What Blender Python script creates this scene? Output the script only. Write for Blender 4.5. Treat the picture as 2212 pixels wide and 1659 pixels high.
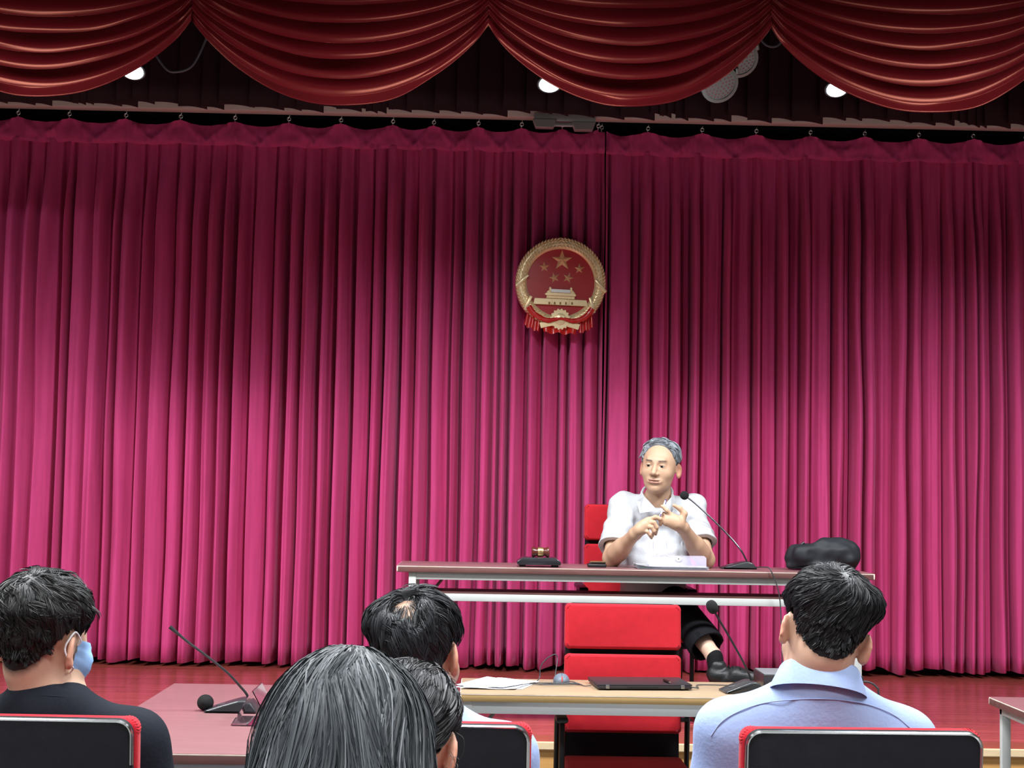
import bpy, bmesh, math, random
import numpy as np
from mathutils import Vector, Matrix

for o in list(bpy.data.objects):
    bpy.data.objects.remove(o, do_unlink=True)
SC = bpy.context.scene
COL = SC.collection
random.seed(7)
RNG = np.random.default_rng(7)
pi = math.pi

# ------------------------------------------------------------------ camera
W, H, F = 2212.0, 1659.0, 3322.0
CAM = np.array([0.0, 0.0, 1.48])
YAW, PITCH, ROLL = math.radians(1.0), math.atan((1062 - 829.5) / F), math.radians(1.07)
_f = np.array([math.sin(YAW) * math.cos(PITCH), math.cos(YAW) * math.cos(PITCH), math.sin(PITCH)])
_r0 = np.array([math.cos(YAW), -math.sin(YAW), 0.0])
_u0 = np.cross(_r0, _f)
_r = _r0 * math.cos(ROLL) + _u0 * math.sin(ROLL)
_u = _u0 * math.cos(ROLL) - _r0 * math.sin(ROLL)
cam_data = bpy.data.cameras.new('camera')
cam_data.sensor_width = 36.0
cam_data.lens = F / W * 36.0
cam_data.clip_end = 60
cam = bpy.data.objects.new('camera', cam_data)
COL.objects.link(cam)
cam.matrix_world = Matrix(((_r[0], _u[0], -_f[0], CAM[0]), (_r[1], _u[1], -_f[1], CAM[1]),
                           (_r[2], _u[2], -_f[2], CAM[2]), (0, 0, 0, 1)))
SC.camera = cam

# ------------------------------------------------------------------ world, exposure
wd = bpy.data.worlds.new('world'); SC.world = wd
wd.use_nodes = True
wd.node_tree.nodes['Background'].inputs[0].default_value = (0.55, 0.6, 0.7, 1)
wd.node_tree.nodes['Background'].inputs[1].default_value = 0.02
SC.view_settings.view_transform = 'Standard'
SC.view_settings.look = 'None'
SC.view_settings.gamma = 1
SC.view_settings.use_curve_mapping = False
SC.view_settings.exposure = 0.30
LAMP_W = 90.0         # watts of one ceiling panel

# ------------------------------------------------------------------ pixel helpers (directions only)
def ray(px, py):
    d = _f * F + _r * (px - W / 2) - _u * (py - H / 2)
    return d / d[1]
def at(px, py, Y):
    """point on the upright plane y = Y seen at that pixel"""
    return CAM + ray(px, py) * Y
def onz(px, py, z):
    """point on the level plane of that height seen at that pixel"""
    d = ray(px, py)
    return CAM + d * ((z - CAM[2]) / d[2])

# ------------------------------------------------------------------ materials
MATS = {}
def mat(name, col, rough=0.6, metal=0.0, spec=0.5, noise=0.0, nscale=8.0, nstretch=(1, 1, 1), bump=0.0, bscale=60.0,
        sheen=0.0, sheen_tint=None, coat=0.0, trans=0.0, ior=1.45, emis=None, estr=0.0, attr=None, alpha=1.0, sss=0.0, stint=None):
    if name in MATS: return MATS[name]
    m = bpy.data.materials.new(name); m.use_nodes = True
    nt = m.node_tree; b = nt.nodes['Principled BSDF']
    b.inputs['Base Color'].default_value = (*col, 1)
    b.inputs['Roughness'].default_value = rough
    b.inputs['Metallic'].default_value = metal
    b.inputs['Specular IOR Level'].default_value = spec
    b.inputs['IOR'].default_value = ior
    if stint: b.inputs['Specular Tint'].default_value = (*stint, 1)
    if sheen:
        b.inputs['Sheen Weight'].default_value = sheen
        b.inputs['Sheen Roughness'].default_value = 0.35
        if sheen_tint: b.inputs['Sheen Tint'].default_value = (*sheen_tint, 1)
    if coat:
        b.inputs['Coat Weight'].default_value = coat; b.inputs['Coat Roughness'].default_value = 0.12
    if trans: b.inputs['Transmission Weight'].default_value = trans
    if alpha < 1: b.inputs['Alpha'].default_value = alpha
    if sss:
        b.inputs['Subsurface Weight'].default_value = sss
        b.inputs['Subsurface Radius'].default_value = (0.012, 0.004, 0.002)
        b.inputs['Subsurface Scale'].default_value = 1.0
    if emis:
        b.inputs['Emission Color'].default_value = (*emis, 1); b.inputs['Emission Strength'].default_value = estr
    src = None
    if attr:
        a = nt.nodes.new('ShaderNodeAttribute'); a.attribute_name = attr; src = a.outputs['Color']
    tc = nt.nodes.new('ShaderNodeTexCoord'); mp = nt.nodes.new('ShaderNodeMapping')
    nt.links.new(tc.outputs['Object'], mp.inputs[0]); mp.inputs['Scale'].default_value = nstretch
    if noise:
        n = nt.nodes.new('ShaderNodeTexNoise'); n.inputs['Scale'].default_value = nscale; n.inputs['Detail'].default_value = 5
        nt.links.new(mp.outputs[0], n.inputs['Vector'])
        r = nt.nodes.new('ShaderNodeMapRange'); r.inputs[1].default_value = 0.25; r.inputs[2].default_value = 0.75
        r.inputs[3].default_value = 1 - noise; r.inputs[4].default_value = 1 + noise
        nt.links.new(n.outputs[0], r.inputs[0])
        mx = nt.nodes.new('ShaderNodeVectorMath'); mx.operation = 'SCALE'
        if src: nt.links.new(src, mx.inputs[0])
        else: mx.inputs[0].default_value = col
        nt.links.new(r.outputs[0], mx.inputs['Scale'])
        src = mx.outputs[0]
    if src: nt.links.new(src, b.inputs['Base Color'])
    if bump:
        n2 = nt.nodes.new('ShaderNodeTexNoise'); n2.inputs['Scale'].default_value = bscale; n2.inputs['Detail'].default_value = 4
        nt.links.new(mp.outputs[0], n2.inputs['Vector'])
        bp = nt.nodes.new('ShaderNodeBump'); bp.inputs['Strength'].default_value = bump; bp.inputs['Distance'].default_value = 0.004
        nt.links.new(n2.outputs[0], bp.inputs['Height']); nt.links.new(bp.outputs[0], b.inputs['Normal'])
    MATS[name] = m
    return m

# ------------------------------------------------------------------ objects
def tag(o, label=None, cat=None, group=None, kind=None):
    if label: o['label'] = label
    if cat: o['category'] = cat
    if group: o['group'] = group
    if kind: o['kind'] = kind
    return o
def thing(name, label, cat, loc=(0, 0, 0), rz=0.0, group=None):
    o = bpy.data.objects.new(name, None); COL.objects.link(o)
    o.empty_display_size = 0.05
    o.location = [float(v) for v in loc]; o.rotation_euler = (0, 0, rz)
    return tag(o, label, cat, group)
def dup(root, loc=None, rz=None, label=None, group=None, parent=None):
    r = root.copy(); COL.objects.link(r)
    if parent: r.parent = parent
    if loc is not None: r.location = loc
    if rz is not None: r.rotation_euler = (0, 0, rz)
    if label: r['label'] = label
    if group: r['group'] = group
    for ch in list(root.children):
        dup(ch, parent=r)
    return r

class MB:
    """collects vertices and faces of one mesh"""
    def __init__(s): s.v = []; s.f = []; s.n = 0
    def raw(s, vs, fs):
        vs = np.asarray(vs, dtype=float).reshape(-1, 3)
        s.v.append(vs); n = s.n
        for f in fs: s.f.append(tuple(int(i) + n for i in f))
        s.n += len(vs); return s
    def bm(s, b, M=None):
        b.verts.index_update()
        vs = [tuple((M @ v.co) if M else v.co) for v in b.verts]
        fs = [[v.index for v in f.verts] for f in b.faces]
        b.free(); return s.raw(vs, fs)
    def box(s, c, d, bev=0.0, rot=None, seg=2, taper=None):
        b = bmesh.new(); bmesh.ops.create_cube(b, size=1)
        for v in b.verts:
            v.co = Vector((v.co.x * d[0], v.co.y * d[1], v.co.z * d[2]))
            if taper and v.co.z > 0: v.co.x *= taper[0]; v.co.y *= taper[1]
        if bev > 0: bmesh.ops.bevel(b, geom=list(b.edges), offset=bev, segments=seg, affect='EDGES', profile=0.5)
        M = Matrix.Translation(Vector([float(x) for x in c]))
        if rot is not None: M = M @ (rot.to_4x4() if hasattr(rot, 'to_4x4') else rot)
        return s.bm(b, M)
    def ell(s, c, r, rot=None, u=24, v=14):
        b = bmesh.new(); bmesh.ops.create_uvsphere(b, u_segments=u, v_segments=v, radius=1)
        M = Matrix.Translation(Vector([float(x) for x in c]))
        if rot is not None: M = M @ rot.to_4x4()
        M = M @ Matrix.Diagonal((r[0], r[1], r[2], 1))
        return s.bm(b, M)
    def tube(s, pts, r, n=10, cap=True, flat=1.0):
        pts = np.array([np.asarray(p, dtype=float) for p in pts]); m = len(pts)
        rs = np.full(m, r, dtype=float) if np.isscalar(r) else np.asarray(r, dtype=float)
        t = np.gradient(pts, axis=0); t /= np.linalg.norm(t, axis=1)[:, None] + 1e-12
        up = np.array([0, 0, 1.0]) if abs(t[0][2]) < 0.9 else np.array([1.0, 0, 0])
        a = np.cross(t[0], up); a /= np.linalg.norm(a)
        vs = []
        for i in range(m):
            a = a - t[i] * a.dot(t[i]); a /= np.linalg.norm(a); b = np.cross(t[i], a)
            for k in range(n):
                an = 2 * pi * k / n
                vs.append(pts[i] + rs[i] * (math.cos(an) * a + flat * math.sin(an) * b))
        fs = [(i * n + k, i * n + (k + 1) % n, (i + 1) * n + (k + 1) % n, (i + 1) * n + k) for i in range(m - 1) for k in range(n)]
        if cap: fs += [tuple(range(n - 1, -1, -1)), tuple((m - 1) * n + k for k in range(n))]
        return s.raw(vs, fs)
    def lathe(s, prof, c=(0, 0, 0), rot=None, n=28):
        """prof: (radius, z) list turned about z"""
        vs = []; m = len(prof)
        for (r, z) in prof:
            for k in range(n):
                a = 2 * pi * k / n; p = Vector((r * math.cos(a), r * math.sin(a), z))
                if rot is not None: p = rot @ p
                vs.append((p.x + c[0], p.y + c[1], p.z + c[2]))
        fs = [(i * n + k, i * n + (k + 1) % n, (i + 1) * n + (k + 1) % n, (i + 1) * n + k) for i in range(m - 1) for k in range(n)]
        if prof[0][0] > 1e-6: fs.append(tuple(range(n - 1, -1, -1)))
        if prof[-1][0] > 1e-6: fs.append(tuple((m - 1) * n + k for k in range(n)))
        return s.raw(vs, fs)
    def prism(s, poly, depth, M=None, bev=0.0, seg=1):
        """2D polygon (x, z) extruded along +y by depth"""
        b = bmesh.new()
        v0 = [b.verts.new((p[0], 0, p[1])) for p in poly]
        f = b.faces.new(v0)
        r = bmesh.ops.extrude_face_region(b, geom=[f])
        for e in r['geom']:
            if isinstance(e, bmesh.types.BMVert): e.co.y += depth
        bmesh.ops.recalc_face_normals(b, faces=list(b.faces))
        if bev > 0: bmesh.ops.bevel(b, geom=list(b.edges), offset=bev, segments=seg, affect='EDGES', profile=0.5)
        return s.bm(b, M)
    def grid(s, P, close_u=False):
        """P: array (m, n, 3)"""
        m, n = P.shape[:2]
        i, j = np.meshgrid(np.arange(m - 1), np.arange(n if close_u else n - 1), indexing='ij')
        j2 = (j + 1) % n
        fs = np.stack([i * n + j, i * n + j2, (i + 1) * n + j2, (i + 1) * n + j], -1).reshape(-1, 4)
        return s.raw(P.reshape(-1, 3), fs)
    def build(s, name, m, parent=None, smooth=True, angle=40, recalc=False):
        return mesh_obj(name, np.concatenate(s.v), s.f, m, parent, smooth, angle, recalc)

def mesh_obj(name, V, Fs, m, parent=None, smooth=True, angle=40, recalc=False, colors=None, attr='col'):
    me = bpy.data.meshes.new(name)
    if isinstance(Fs, np.ndarray):
        k = Fs.shape[1]
        me.vertices.add(len(V)); me.vertices.foreach_set('co', np.asarray(V, dtype=np.float32).ravel())
        me.loops.add(len(Fs) * k); me.loops.foreach_set('vertex_index', Fs.astype(np.int32).ravel())
        me.polygons.add(len(Fs)); me.polygons.foreach_set('loop_start', np.arange(0, len(Fs) * k, k, dtype=np.int32))
        me.update(calc_edges=True); me.validate()
    else:
        me.from_pydata([tuple(v) for v in V], [], Fs); me.update()
    if recalc:
        b = bmesh.new(); b.from_mesh(me); bmesh.ops.recalc_face_normals(b, faces=list(b.faces)); b.to_mesh(me); b.free()
    if smooth:
        me.polygons.foreach_set('use_smooth', np.ones(len(me.polygons), dtype=bool))
        if angle < 180:
            try: me.set_sharp_from_angle(angle=math.radians(angle))
            except Exception: pass
    if colors is not None:
        ca = me.color_attributes.new(attr, 'FLOAT_COLOR', 'POINT')
        c4 = np.ones((len(V), 4), dtype=np.float32); c4[:, :3] = colors
        ca.data.foreach_set('color', c4.ravel())
    me.materials.append(m)
    o = bpy.data.objects.new(name, me); COL.objects.link(o)
    if parent: o.parent = parent
    return o
def struct(o): o['kind'] = 'structure'; return o
def spline(pts, n=8):
    """Catmull-Rom through the points"""
    P = np.array([np.asarray(p, dtype=float) for p in pts]); Q = np.vstack([2 * P[0] - P[1], P, 2 * P[-1] - P[-2]])
    out = []
    for i in range(len(P) - 1):
        a, b, c, d = Q[i:i + 4]
        for t in np.linspace(0, 1, n, endpoint=False):
            out.append(0.5 * (2 * b + (c - a) * t + (2 * a - 5 * b + 4 * c - d) * t * t + (3 * b - a - 3 * c + d) * t ** 3))
    out.append(P[-1]); return np.array(out)
def smoothstep(a, b, x):
    t = np.clip((x - a) / (b - a), 0, 1); return t * t * (3 - 2 * t)
def loft_noise(shape, scale, seed):
    """smooth random field by bilinear upsampling"""
    r = np.random.default_rng(seed); g = r.standard_normal((max(2, int(shape[0] / scale[0]) + 3), max(2, int(shape[1] / scale[1]) + 3)))
    y = np.linspace(0, g.shape[0] - 1.001, shape[0]); x = np.linspace(0, g.shape[1] - 1.001, shape[1])
    yi, xi = y.astype(int), x.astype(int); fy = (y - yi)[:, None]; fx = (x - xi)[None]
    fy = fy * fy * (3 - 2 * fy); fx = fx * fx * (3 - 2 * fx)
    return (g[yi][:, xi] * (1 - fy) * (1 - fx) + g[yi + 1][:, xi] * fy * (1 - fx) + g[yi][:, xi + 1] * (1 - fy) * fx + g[yi + 1][:, xi + 1] * fy * fx)
# ------------------------------------------------------------------ measures
S = 0.39             # stage floor height
STAGE_Y = 7.03       # stage front edge
CUR_Y = 9.52         # curtain plane
WALL_Y = 9.8
CEIL = 4.0
XL, XR = -4.8, 4.8
REAR = -5.5

# ------------------------------------------------------------------ lamps of the hall ceiling
def ceiling_panel(x, y, label, w=1.2, d=0.6, watts=LAMP_W, spread=160, group='ceiling panel lamps of the hall'):
    t = thing('ceiling_panel_lamp', label, 'lamp', (x, y, CEIL), 0, group)
    MB().box((0, 0, -0.012), (w + 0.05, d + 0.05, 0.024), 0.004).build('frame', mat('lamp_frame', (0.8, 0.8, 0.8), 0.4), t)
    MB().box((0, 0, -0.026), (w, d, 0.004)).build('diffuser', mat('lamp_diffuser', (0.9, 0.9, 0.9), 0.5, emis=(0.93, 0.97, 1.0), estr=3.0), t)
    l = bpy.data.lights.new('panel_light', 'AREA'); l.shape = 'RECTANGLE'; l.size = w; l.size_y = d; l.energy = watts
    l.color = (0.93, 0.97, 1.0); l.spread = math.radians(spread)
    o = bpy.data.objects.new('panel_light', l); COL.objects.link(o); o.parent = t; o.location = (0, 0, -0.032)
    return t
for y, ks, sp, rw in ((-2.8, (0.45, 0.45, 0.45), 110, 'farthest from the stage'), (0.3, (0.75, 0.75, 0.7), 110, 'third from the stage'), (2.6, (0.55, 0.45, 0.4), 110, 'second from the stage'), (5.3, (1.85, 1.7, 1.75), 176, 'nearest the stage')):
    for x, k, cn in zip((-2.6, 0.0, 2.6), ks, ('left', 'middle', 'right')):
        ceiling_panel(x, y, 'white lamp panel in the hall ceiling, %s one of the row %s' % (cn, rw), watts=LAMP_W * k, spread=160 if (x < -1 and y == 2.6) else sp)

# ------------------------------------------------------------------ shell
def wood_plank_mat(name, c1, c2, pw, pl, rough, axis='X', coat=0.0, gap=0.35):
    m = bpy.data.materials.new(name); m.use_nodes = True; nt = m.node_tree; b = nt.nodes['Principled BSDF']
    tc = nt.nodes.new('ShaderNodeTexCoord')
    br = nt.nodes.new('ShaderNodeTexBrick'); nt.links.new(tc.outputs['Object'], br.inputs['Vector'])
    br.inputs['Scale'].default_value = 1.0; br.inputs['Brick Width'].default_value = pl; br.inputs['Row Height'].default_value = pw
    br.inputs['Mortar Size'].default_value = 0.0025; br.inputs['Color1'].default_value = (*c1, 1); br.inputs['Color2'].default_value = (*c2, 1)
    br.inputs['Mortar'].default_value = (c1[0] * gap, c1[1] * gap, c1[2] * gap, 1); br.offset = 0.37
    mp = nt.nodes.new('ShaderNodeMapping'); mp.inputs['Scale'].default_value = (2.0, 40, 1) if axis == 'X' else (40, 2, 1)
    nt.links.new(tc.outputs['Object'], mp.inputs[0])
    n = nt.nodes.new('ShaderNodeTexNoise'); n.inputs['Scale'].default_value = 1.6; n.inputs['Detail'].default_value = 6
    nt.links.new(mp.outputs[0], n.inputs['Vector'])
    mr = nt.nodes.new('ShaderNodeMapRange'); mr.inputs[1].default_value = .3; mr.inputs[2].default_value = .7; mr.inputs[3].default_value = 0.72; mr.inputs[4].default_value = 1.22
    nt.links.new(n.outputs[0], mr.inputs[0])
    vm = nt.nodes.new('ShaderNodeVectorMath'); vm.operation = 'SCALE'
    nt.links.new(br.outputs['Color'], vm.inputs[0]); nt.links.new(mr.outputs[0], vm.inputs['Scale'])
    nt.links.new(vm.outputs[0], b.inputs['Base Color'])
    # worn gloss
    n2 = nt.nodes.new('ShaderNodeTexNoise'); n2.inputs['Scale'].default_value = 3.0; n2.inputs['Detail'].default_value = 5
    nt.links.new(mp.outputs[0], n2.inputs['Vector'])
    m2 = nt.nodes.new('ShaderNodeMapRange'); m2.inputs[3].default_value = rough - 0.07; m2.inputs[4].default_value = rough + 0.12
    nt.links.new(n2.outputs[0], m2.inputs[0]); nt.links.new(m2.outputs[0], b.inputs['Roughness'])
    bp = nt.nodes.new('ShaderNodeBump'); bp.inputs['Strength'].default_value = 0.12; bp.inputs['Distance'].default_value = 0.002
    nt.links.new(n.outputs[0], bp.inputs['Height']); nt.links.new(bp.outputs[0], b.inputs['Normal'])
    if coat: b.inputs['Coat Weight'].default_value = coat; b.inputs['Coat Roughness'].default_value = 0.15
    return m
def tile_mat(name, c1, c2, size, rough):
    m = bpy.data.materials.new(name); m.use_nodes = True; nt = m.node_tree; b = nt.nodes['Principled BSDF']
    tc = nt.nodes.new('ShaderNodeTexCoord'); br = nt.nodes.new('ShaderNodeTexBrick'); nt.links.new(tc.outputs['Object'], br.inputs['Vector'])
    br.offset = 0; br.inputs['Scale'].default_value = 1; br.inputs['Brick Width'].default_value = size; br.inputs['Row Height'].default_value = size
    br.inputs['Mortar Size'].default_value = 0.003; br.inputs['Color1'].default_value = (*c1, 1); br.inputs['Color2'].default_value = (*c2, 1)
    br.inputs['Mortar'].default_value = (.3, .3, .3, 1)
    nt.links.new(br.outputs['Color'], b.inputs['Base Color']); b.inputs['Roughness'].default_value = rough
    return m
M_HALLFLOOR = tile_mat('hall_tiles', (0.15, 0.147, 0.14), (0.14, 0.137, 0.13), 0.8, 0.25)
M_WALL = mat('wall_paint', (0.17, 0.13, 0.10), 0.6, noise=0.03, nscale=3)
M_DARKWALL = mat('black_stage_wall', (0.012, 0.011, 0.013), 0.8, noise=0.2)
M_STAGE = wood_plank_mat('red_stage_boards', (0.44, 0.092, 0.070), (0.38, 0.078, 0.060), 0.085, 1.4, 0.26, coat=0.3, gap=0.5)
M_FASCIA = mat('ochre_fascia_wood', (0.55, 0.29, 0.095), 0.42, noise=0.14, nscale=3, nstretch=(1, 1, 9))
M_LIP = mat('pale_stage_lip', (0.72, 0.55, 0.34), 0.4, noise=0.12, nscale=6, nstretch=(1, 6, 6))

def slab(name, x0, x1, y0, y1, z0, z1, m, parent=None):
    return MB().box(((x0 + x1) / 2, (y0 + y1) / 2, (z0 + z1) / 2), (x1 - x0, y1 - y0, z1 - z0)).build(name, m, parent, smooth=False)
tag(struct(slab('floor', XL, XR, REAR, STAGE_Y, -0.1, 0, M_HALLFLOOR)), 'pale tiled floor of the hall')
tag(struct(slab('wall_left', XL - 0.12, XL, REAR, WALL_Y, 0, 4.7, M_WALL)), 'plain buff side wall of the hall on the left')
tag(struct(slab('wall_right', XR, XR + 0.12, REAR, WALL_Y, 0, 4.7, M_WALL)), 'plain buff side wall of the hall on the right')
tag(struct(slab('wall_rear', XL - 0.12, XR + 0.12, REAR - 0.12, REAR, 0, 4.7, M_WALL)), 'plain buff wall behind the audience')
tag(struct(slab('wall_back', XL - 0.12, XR + 0.12, WALL_Y, WALL_Y + 0.1, 0, 4.7, M_DARKWALL)), 'black back wall of the stage behind the curtain')
tag(struct(slab('ceiling', XL - 0.12, XR + 0.12, REAR - 0.12, 7.25, CEIL, CEIL + 0.1, mat('ceiling_paint', (0.5, 0.5, 0.49), 0.8))), 'white ceiling of the hall')
tag(struct(slab('ceiling_stage', XL - 0.12, XR + 0.12, 7.25, WALL_Y + 0.1, 4.6, 4.7, M_DARKWALL)), 'black ceiling over the stage')
tag(struct(slab('trim_1', XL - 0.12, XR + 0.12, 7.16, 7.25, CEIL + 0.1, 4.7, M_DARKWALL)), 'black header above the stage opening')
# stage platform
st = thing('stage', 'raised stage with polished red boards and ochre wooden front', 'stage', (0, STAGE_Y, 0)); st['kind'] = 'structure'
def part_slab(name, x0, x1, y0, y1, z0, z1, m, bev=0.0):
    return MB().box(((x0 + x1) / 2, (y0 + y1) / 2 - STAGE_Y, (z0 + z1) / 2), (x1 - x0, y1 - y0, z1 - z0), bev).build(name, m, st, smooth=False)
part_slab('stage_deck', XL, XR, STAGE_Y - 0.012, WALL_Y, S - 0.03, S, M_STAGE)
part_slab('stage_lip', XL, XR, STAGE_Y - 0.02, STAGE_Y + 0.05, S - 0.066, S - 0.03, M_LIP, 0.004)
px = XL; k = 0
while px < XR - 0.01:
    nx = min(px + 1.15, XR)
    part_slab('fascia_panel', px + 0.002, nx - 0.002, STAGE_Y, STAGE_Y + 0.03, 0.0, S - 0.066, M_FASCIA, 0.002); px = nx
part_slab('stage_frame', XL, XR, STAGE_Y + 0.03, WALL_Y, 0.0, S - 0.03, M_DARKWALL)
tag(struct(slab('baseboard_back', XL, XR, WALL_Y - 0.03, WALL_Y, S, S + 0.1, mat('dark_baseboard', (0.02, 0.02, 0.024), 0.5))), 'dark baseboard under the curtain')

# ------------------------------------------------------------------ stage curtain
M_VELVET = mat('magenta_velvet', (0.64, 0.068, 0.235), 0.75, spec=0.25, noise=0.10, nscale=5, nstretch=(6, 6, 0.7), bump=0.25, bscale=160,
               sheen=0.35, sheen_tint=(1.0, 0.45, 0.75))
Z_TOP, Z_HEM = 3.752, 0.42
# ridge edges read from the photograph (pixel columns at mid height)
left_edges = [8, 52, 84, 132, 151, 195, 238, 258, 304, 332, 375, 410, 446, 478, 509, 544, 588, 622, 650, 692, 725, 764, 801, 828, 866, 897, 932,
              975, 998, 1037, 1063, 1079, 1102, 1142, 1172, 1208, 1229, 1262, 1295]
gaps_left = {52: 9, 132: 13, 151: 8, 238: 9, 304: 8, 375: 6, 410: 7, 509: 13, 588: 4, 622: 14, 692: 11, 725: 9, 764: 9, 801: 4, 828: 5, 866: 7, 932: 6,
             998: 6, 1037: 10, 1102: 4, 1142: 9, 258: 3}
strips = [(1295, 1309), (1312, 1357), (1381, 1402), (1448, 1465), (1490, 1508), (1563, 1576), (1630, 1641), (1681, 1699), (1729, 1745), (1801, 1818),
          (1838, 1856), (1864, 1886), (1934, 1955), (1966, 1988), (2040, 2058), (2090, 2103), (2107, 2122), (2146, 2160), (2180, 2204)]
rr = random.Random(3)
x = 8
ext = []
while x > -560:
    x -= rr.uniform(24, 44); ext.append(x)
left_edges = sorted(ext) + left_edges
x = 2204
while x < 2760:
    x += rr.uniform(22, 48); w = rr.uniform(13, 24); strips.append((x, x + w)); x += w
def profile_left(px):
    d = np.zeros_like(px)
    for i, e in enumerate(left_edges):
        nx = left_edges[i + 1] if i + 1 < len(left_edges) else e + 36
        g = gaps_left.get(nx, 3.0 + (i * 7 % 3)); w = nx - g - e
        h = 0.55 + 0.45 * (((i * 37) % 11) / 10)
        if nx in gaps_left: h = max(h, 0.8)
        m = (px >= e) & (px < nx - g)
        u = (px[m] - e) / w
        d[m] = h * (1 - 0.15 * u - 0.75 * smoothstep(0.35, 1.0, u) + 0.10 * np.sin(u * 7 + i))
        m2 = (px >= nx - g) & (px < nx)
        d[m2] = -0.9 if nx in gaps_left else -0.45
    return d
def profile_right(px):
    d = np.zeros_like(px) + 0.10 + 0.06 * np.sin(px * 0.11) + 0.05 * np.sin(px * 0.37 + 1)
    for i, (a, b) in enumerate(strips):
        m = (px >= a) & (px <= b); u = (px[m] - a) / (b - a)
        d[m] = 0.62 + 0.30 * np.sin(pi * np.clip(u * 0.9 + 0.12, 0, 1)) + 0.08 * (((i * 13) % 7) / 6)
        m2 = (px > b) & (px < b + 8); d[m2] -= (0.5 + 0.5 * ((i * 5) % 3) / 2) * (1 - (px[m2] - b) / 8)
        m3 = (px < a) & (px > a - 5); d[m3] -= 0.35 + 0.3 * ((i * 7) % 4) / 3
        nb_ = strips[i + 1][0] if i + 1 < len(strips) else b + 40; m4 = (px > b + 8) & (px < nb_ - 5); d[m4] += 0.10 * (((i * 11) % 5) - 2) / 2 + 0.18 * np.sin(pi * (px[m4] - b - 8) / max(1, nb_ - b - 13)) * ((i % 3) - 0.6)
    return d
def curtain(name, label, p0, p1, prof, yoff, seed, hooks):
    t = thing(name, label, 'curtain', (0, CUR_Y, S))
    px = np.arange(p0, p1 + 0.1, 0.8); n = len(px)
    d = prof(px)
    d = np.convolve(np.pad(d, 3, 'edge'), [.1, .2, .4, .2, .1], 'same')[3:-3]
    soft = np.convolve(np.pad(d, 40, 'edge'), np.hanning(61) / np.hanning(61).sum(), 'same')[40:-40]
    zz = np.concatenate([np.linspace(Z_TOP - 0.135, Z_TOP - 0.5, 9), np.linspace(Z_TOP - 0.6, Z_HEM, 26)]); m = len(zz)
    X0 = np.array([at(p, 830, CUR_Y)[0] for p in px])
    nz = loft_noise((m, n), (14, 60), seed); nz2 = loft_noise((m, n), (9, 45), seed + 1); nz3 = loft_noise((m, n), (12, 14), seed + 2)
    tt = (Z_TOP - zz) / (Z_TOP - Z_HEM)
    P = np.zeros((m, n, 3))
    grow = smoothstep(0.02, 0.22, tt)
    for i in range(m):
        sharp = 0.35 + 0.65 * grow[i]
        dd = soft * (1 - sharp) + d * sharp
        amp = 0.135 * (0.45 + 0.55 * grow[i]) * (1 + 0.12 * nz2[i])
        P[i, :, 0] = X0 + nz[i] * 0.0035 * grow[i] * (0.4 + tt[i])
        P[i, :, 1] = yoff - dd * amp - 0.004 * nz3[i] - 0.008 * nz2[i]
        P[i, :, 2] = zz[i] - S + (0.012 * nz[i] if i == m - 1 else 0)
    hem = P[-1].copy(); hem[:, 1] += 0.012
    P = np.concatenate([P, hem[None]], 0)
    drape = MB().grid(P).build('drape', M_VELVET, t, angle=180)
    # heading band that sags between the hooks
    hk = np.array([at(h, 260, CUR_Y)[0] for h in hooks])
    zb = np.linspace(0, 1, 7); Q = np.zeros((7, n, 3)); rb = np.random.default_rng(seed + 5)
    prev = np.searchsorted(hk, X0) - 1
    a = hk[np.clip(prev, 0, len(hk) - 1)]; b = hk[np.clip(prev + 1, 0, len(hk) - 1)]
    u = np.where(b > a, (X0 - a) / np.maximum(b - a, 1e-6), 0.5); u = np.clip(u, 0, 1)
    sag = np.where((prev >= 0) & (prev < len(hk) - 1), np.sin(pi * u) ** 0.8, 0.5)
    nb = loft_noise((7, n), (2.5, 40), seed + 3); nb2 = loft_noise((7, n), (2, 10), seed + 8)
    bulge = np.convolve(np.pad(soft, 60, 'edge'), np.ones(91) / 91, 'same')[60:-60]
    for i in range(7):
        Q[i, :, 0] = X0
        Q[i, :, 1] = yoff - 0.03 - bulge * 0.045 - 0.020 * sag * math.sin(pi * zb[i]) - 0.007 * nb[i] - 0.003 * nb2[i] - 0.016 * np.exp(-((u - (0.1 + 0.5 * zb[i])) / 0.05) ** 2) - 0.016 * np.exp(-((1 - u - (0.1 + 0.5 * zb[i])) / 0.05) ** 2)
        Q[i, :, 2] = Z_TOP - S - 0.034 * sag * (1 - 0.55 * zb[i]) - 0.145 * zb[i]
    Q = np.concatenate([Q, (Q[-1] + np.array([0, 0.03, 0.004]))[None]], 0)
    MB().grid(Q).build('heading_band', M_VELVET, t, angle=180)
    for h in hk:
        w = MB()
        w.tube([(h, yoff - 0.03, Z_TOP - S - 0.004), (h - 0.006, yoff - 0.032, Z_TOP - S + 0.02), (h + 0.004, yoff - 0.035, Z_TOP - S + 0.045)], 0.0035, 6)
        ring = [(h + 0.011 * math.cos(k), yoff - 0.035, Z_TOP - S + 0.022 + 0.011 * math.sin(k)) for k in np.linspace(0, 2 * pi, 13)]
        w.tube(ring, 0.003, 6, cap=False)
        w.build('curtain_hook', mat('hook_steel', (0.75, 0.75, 0.75), 0.25, 1.0), t)
    return t
curtain('stage_curtain', 'magenta velvet stage curtain, the half on the left of the gold emblem', -560, 1298, profile_left, 0.0, 11,
        [-420, -300, -180, -68, 43, 153, 275, 393, 510, 626, 738, 850, 938, 1034, 1127, 1215, 1292])
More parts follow.
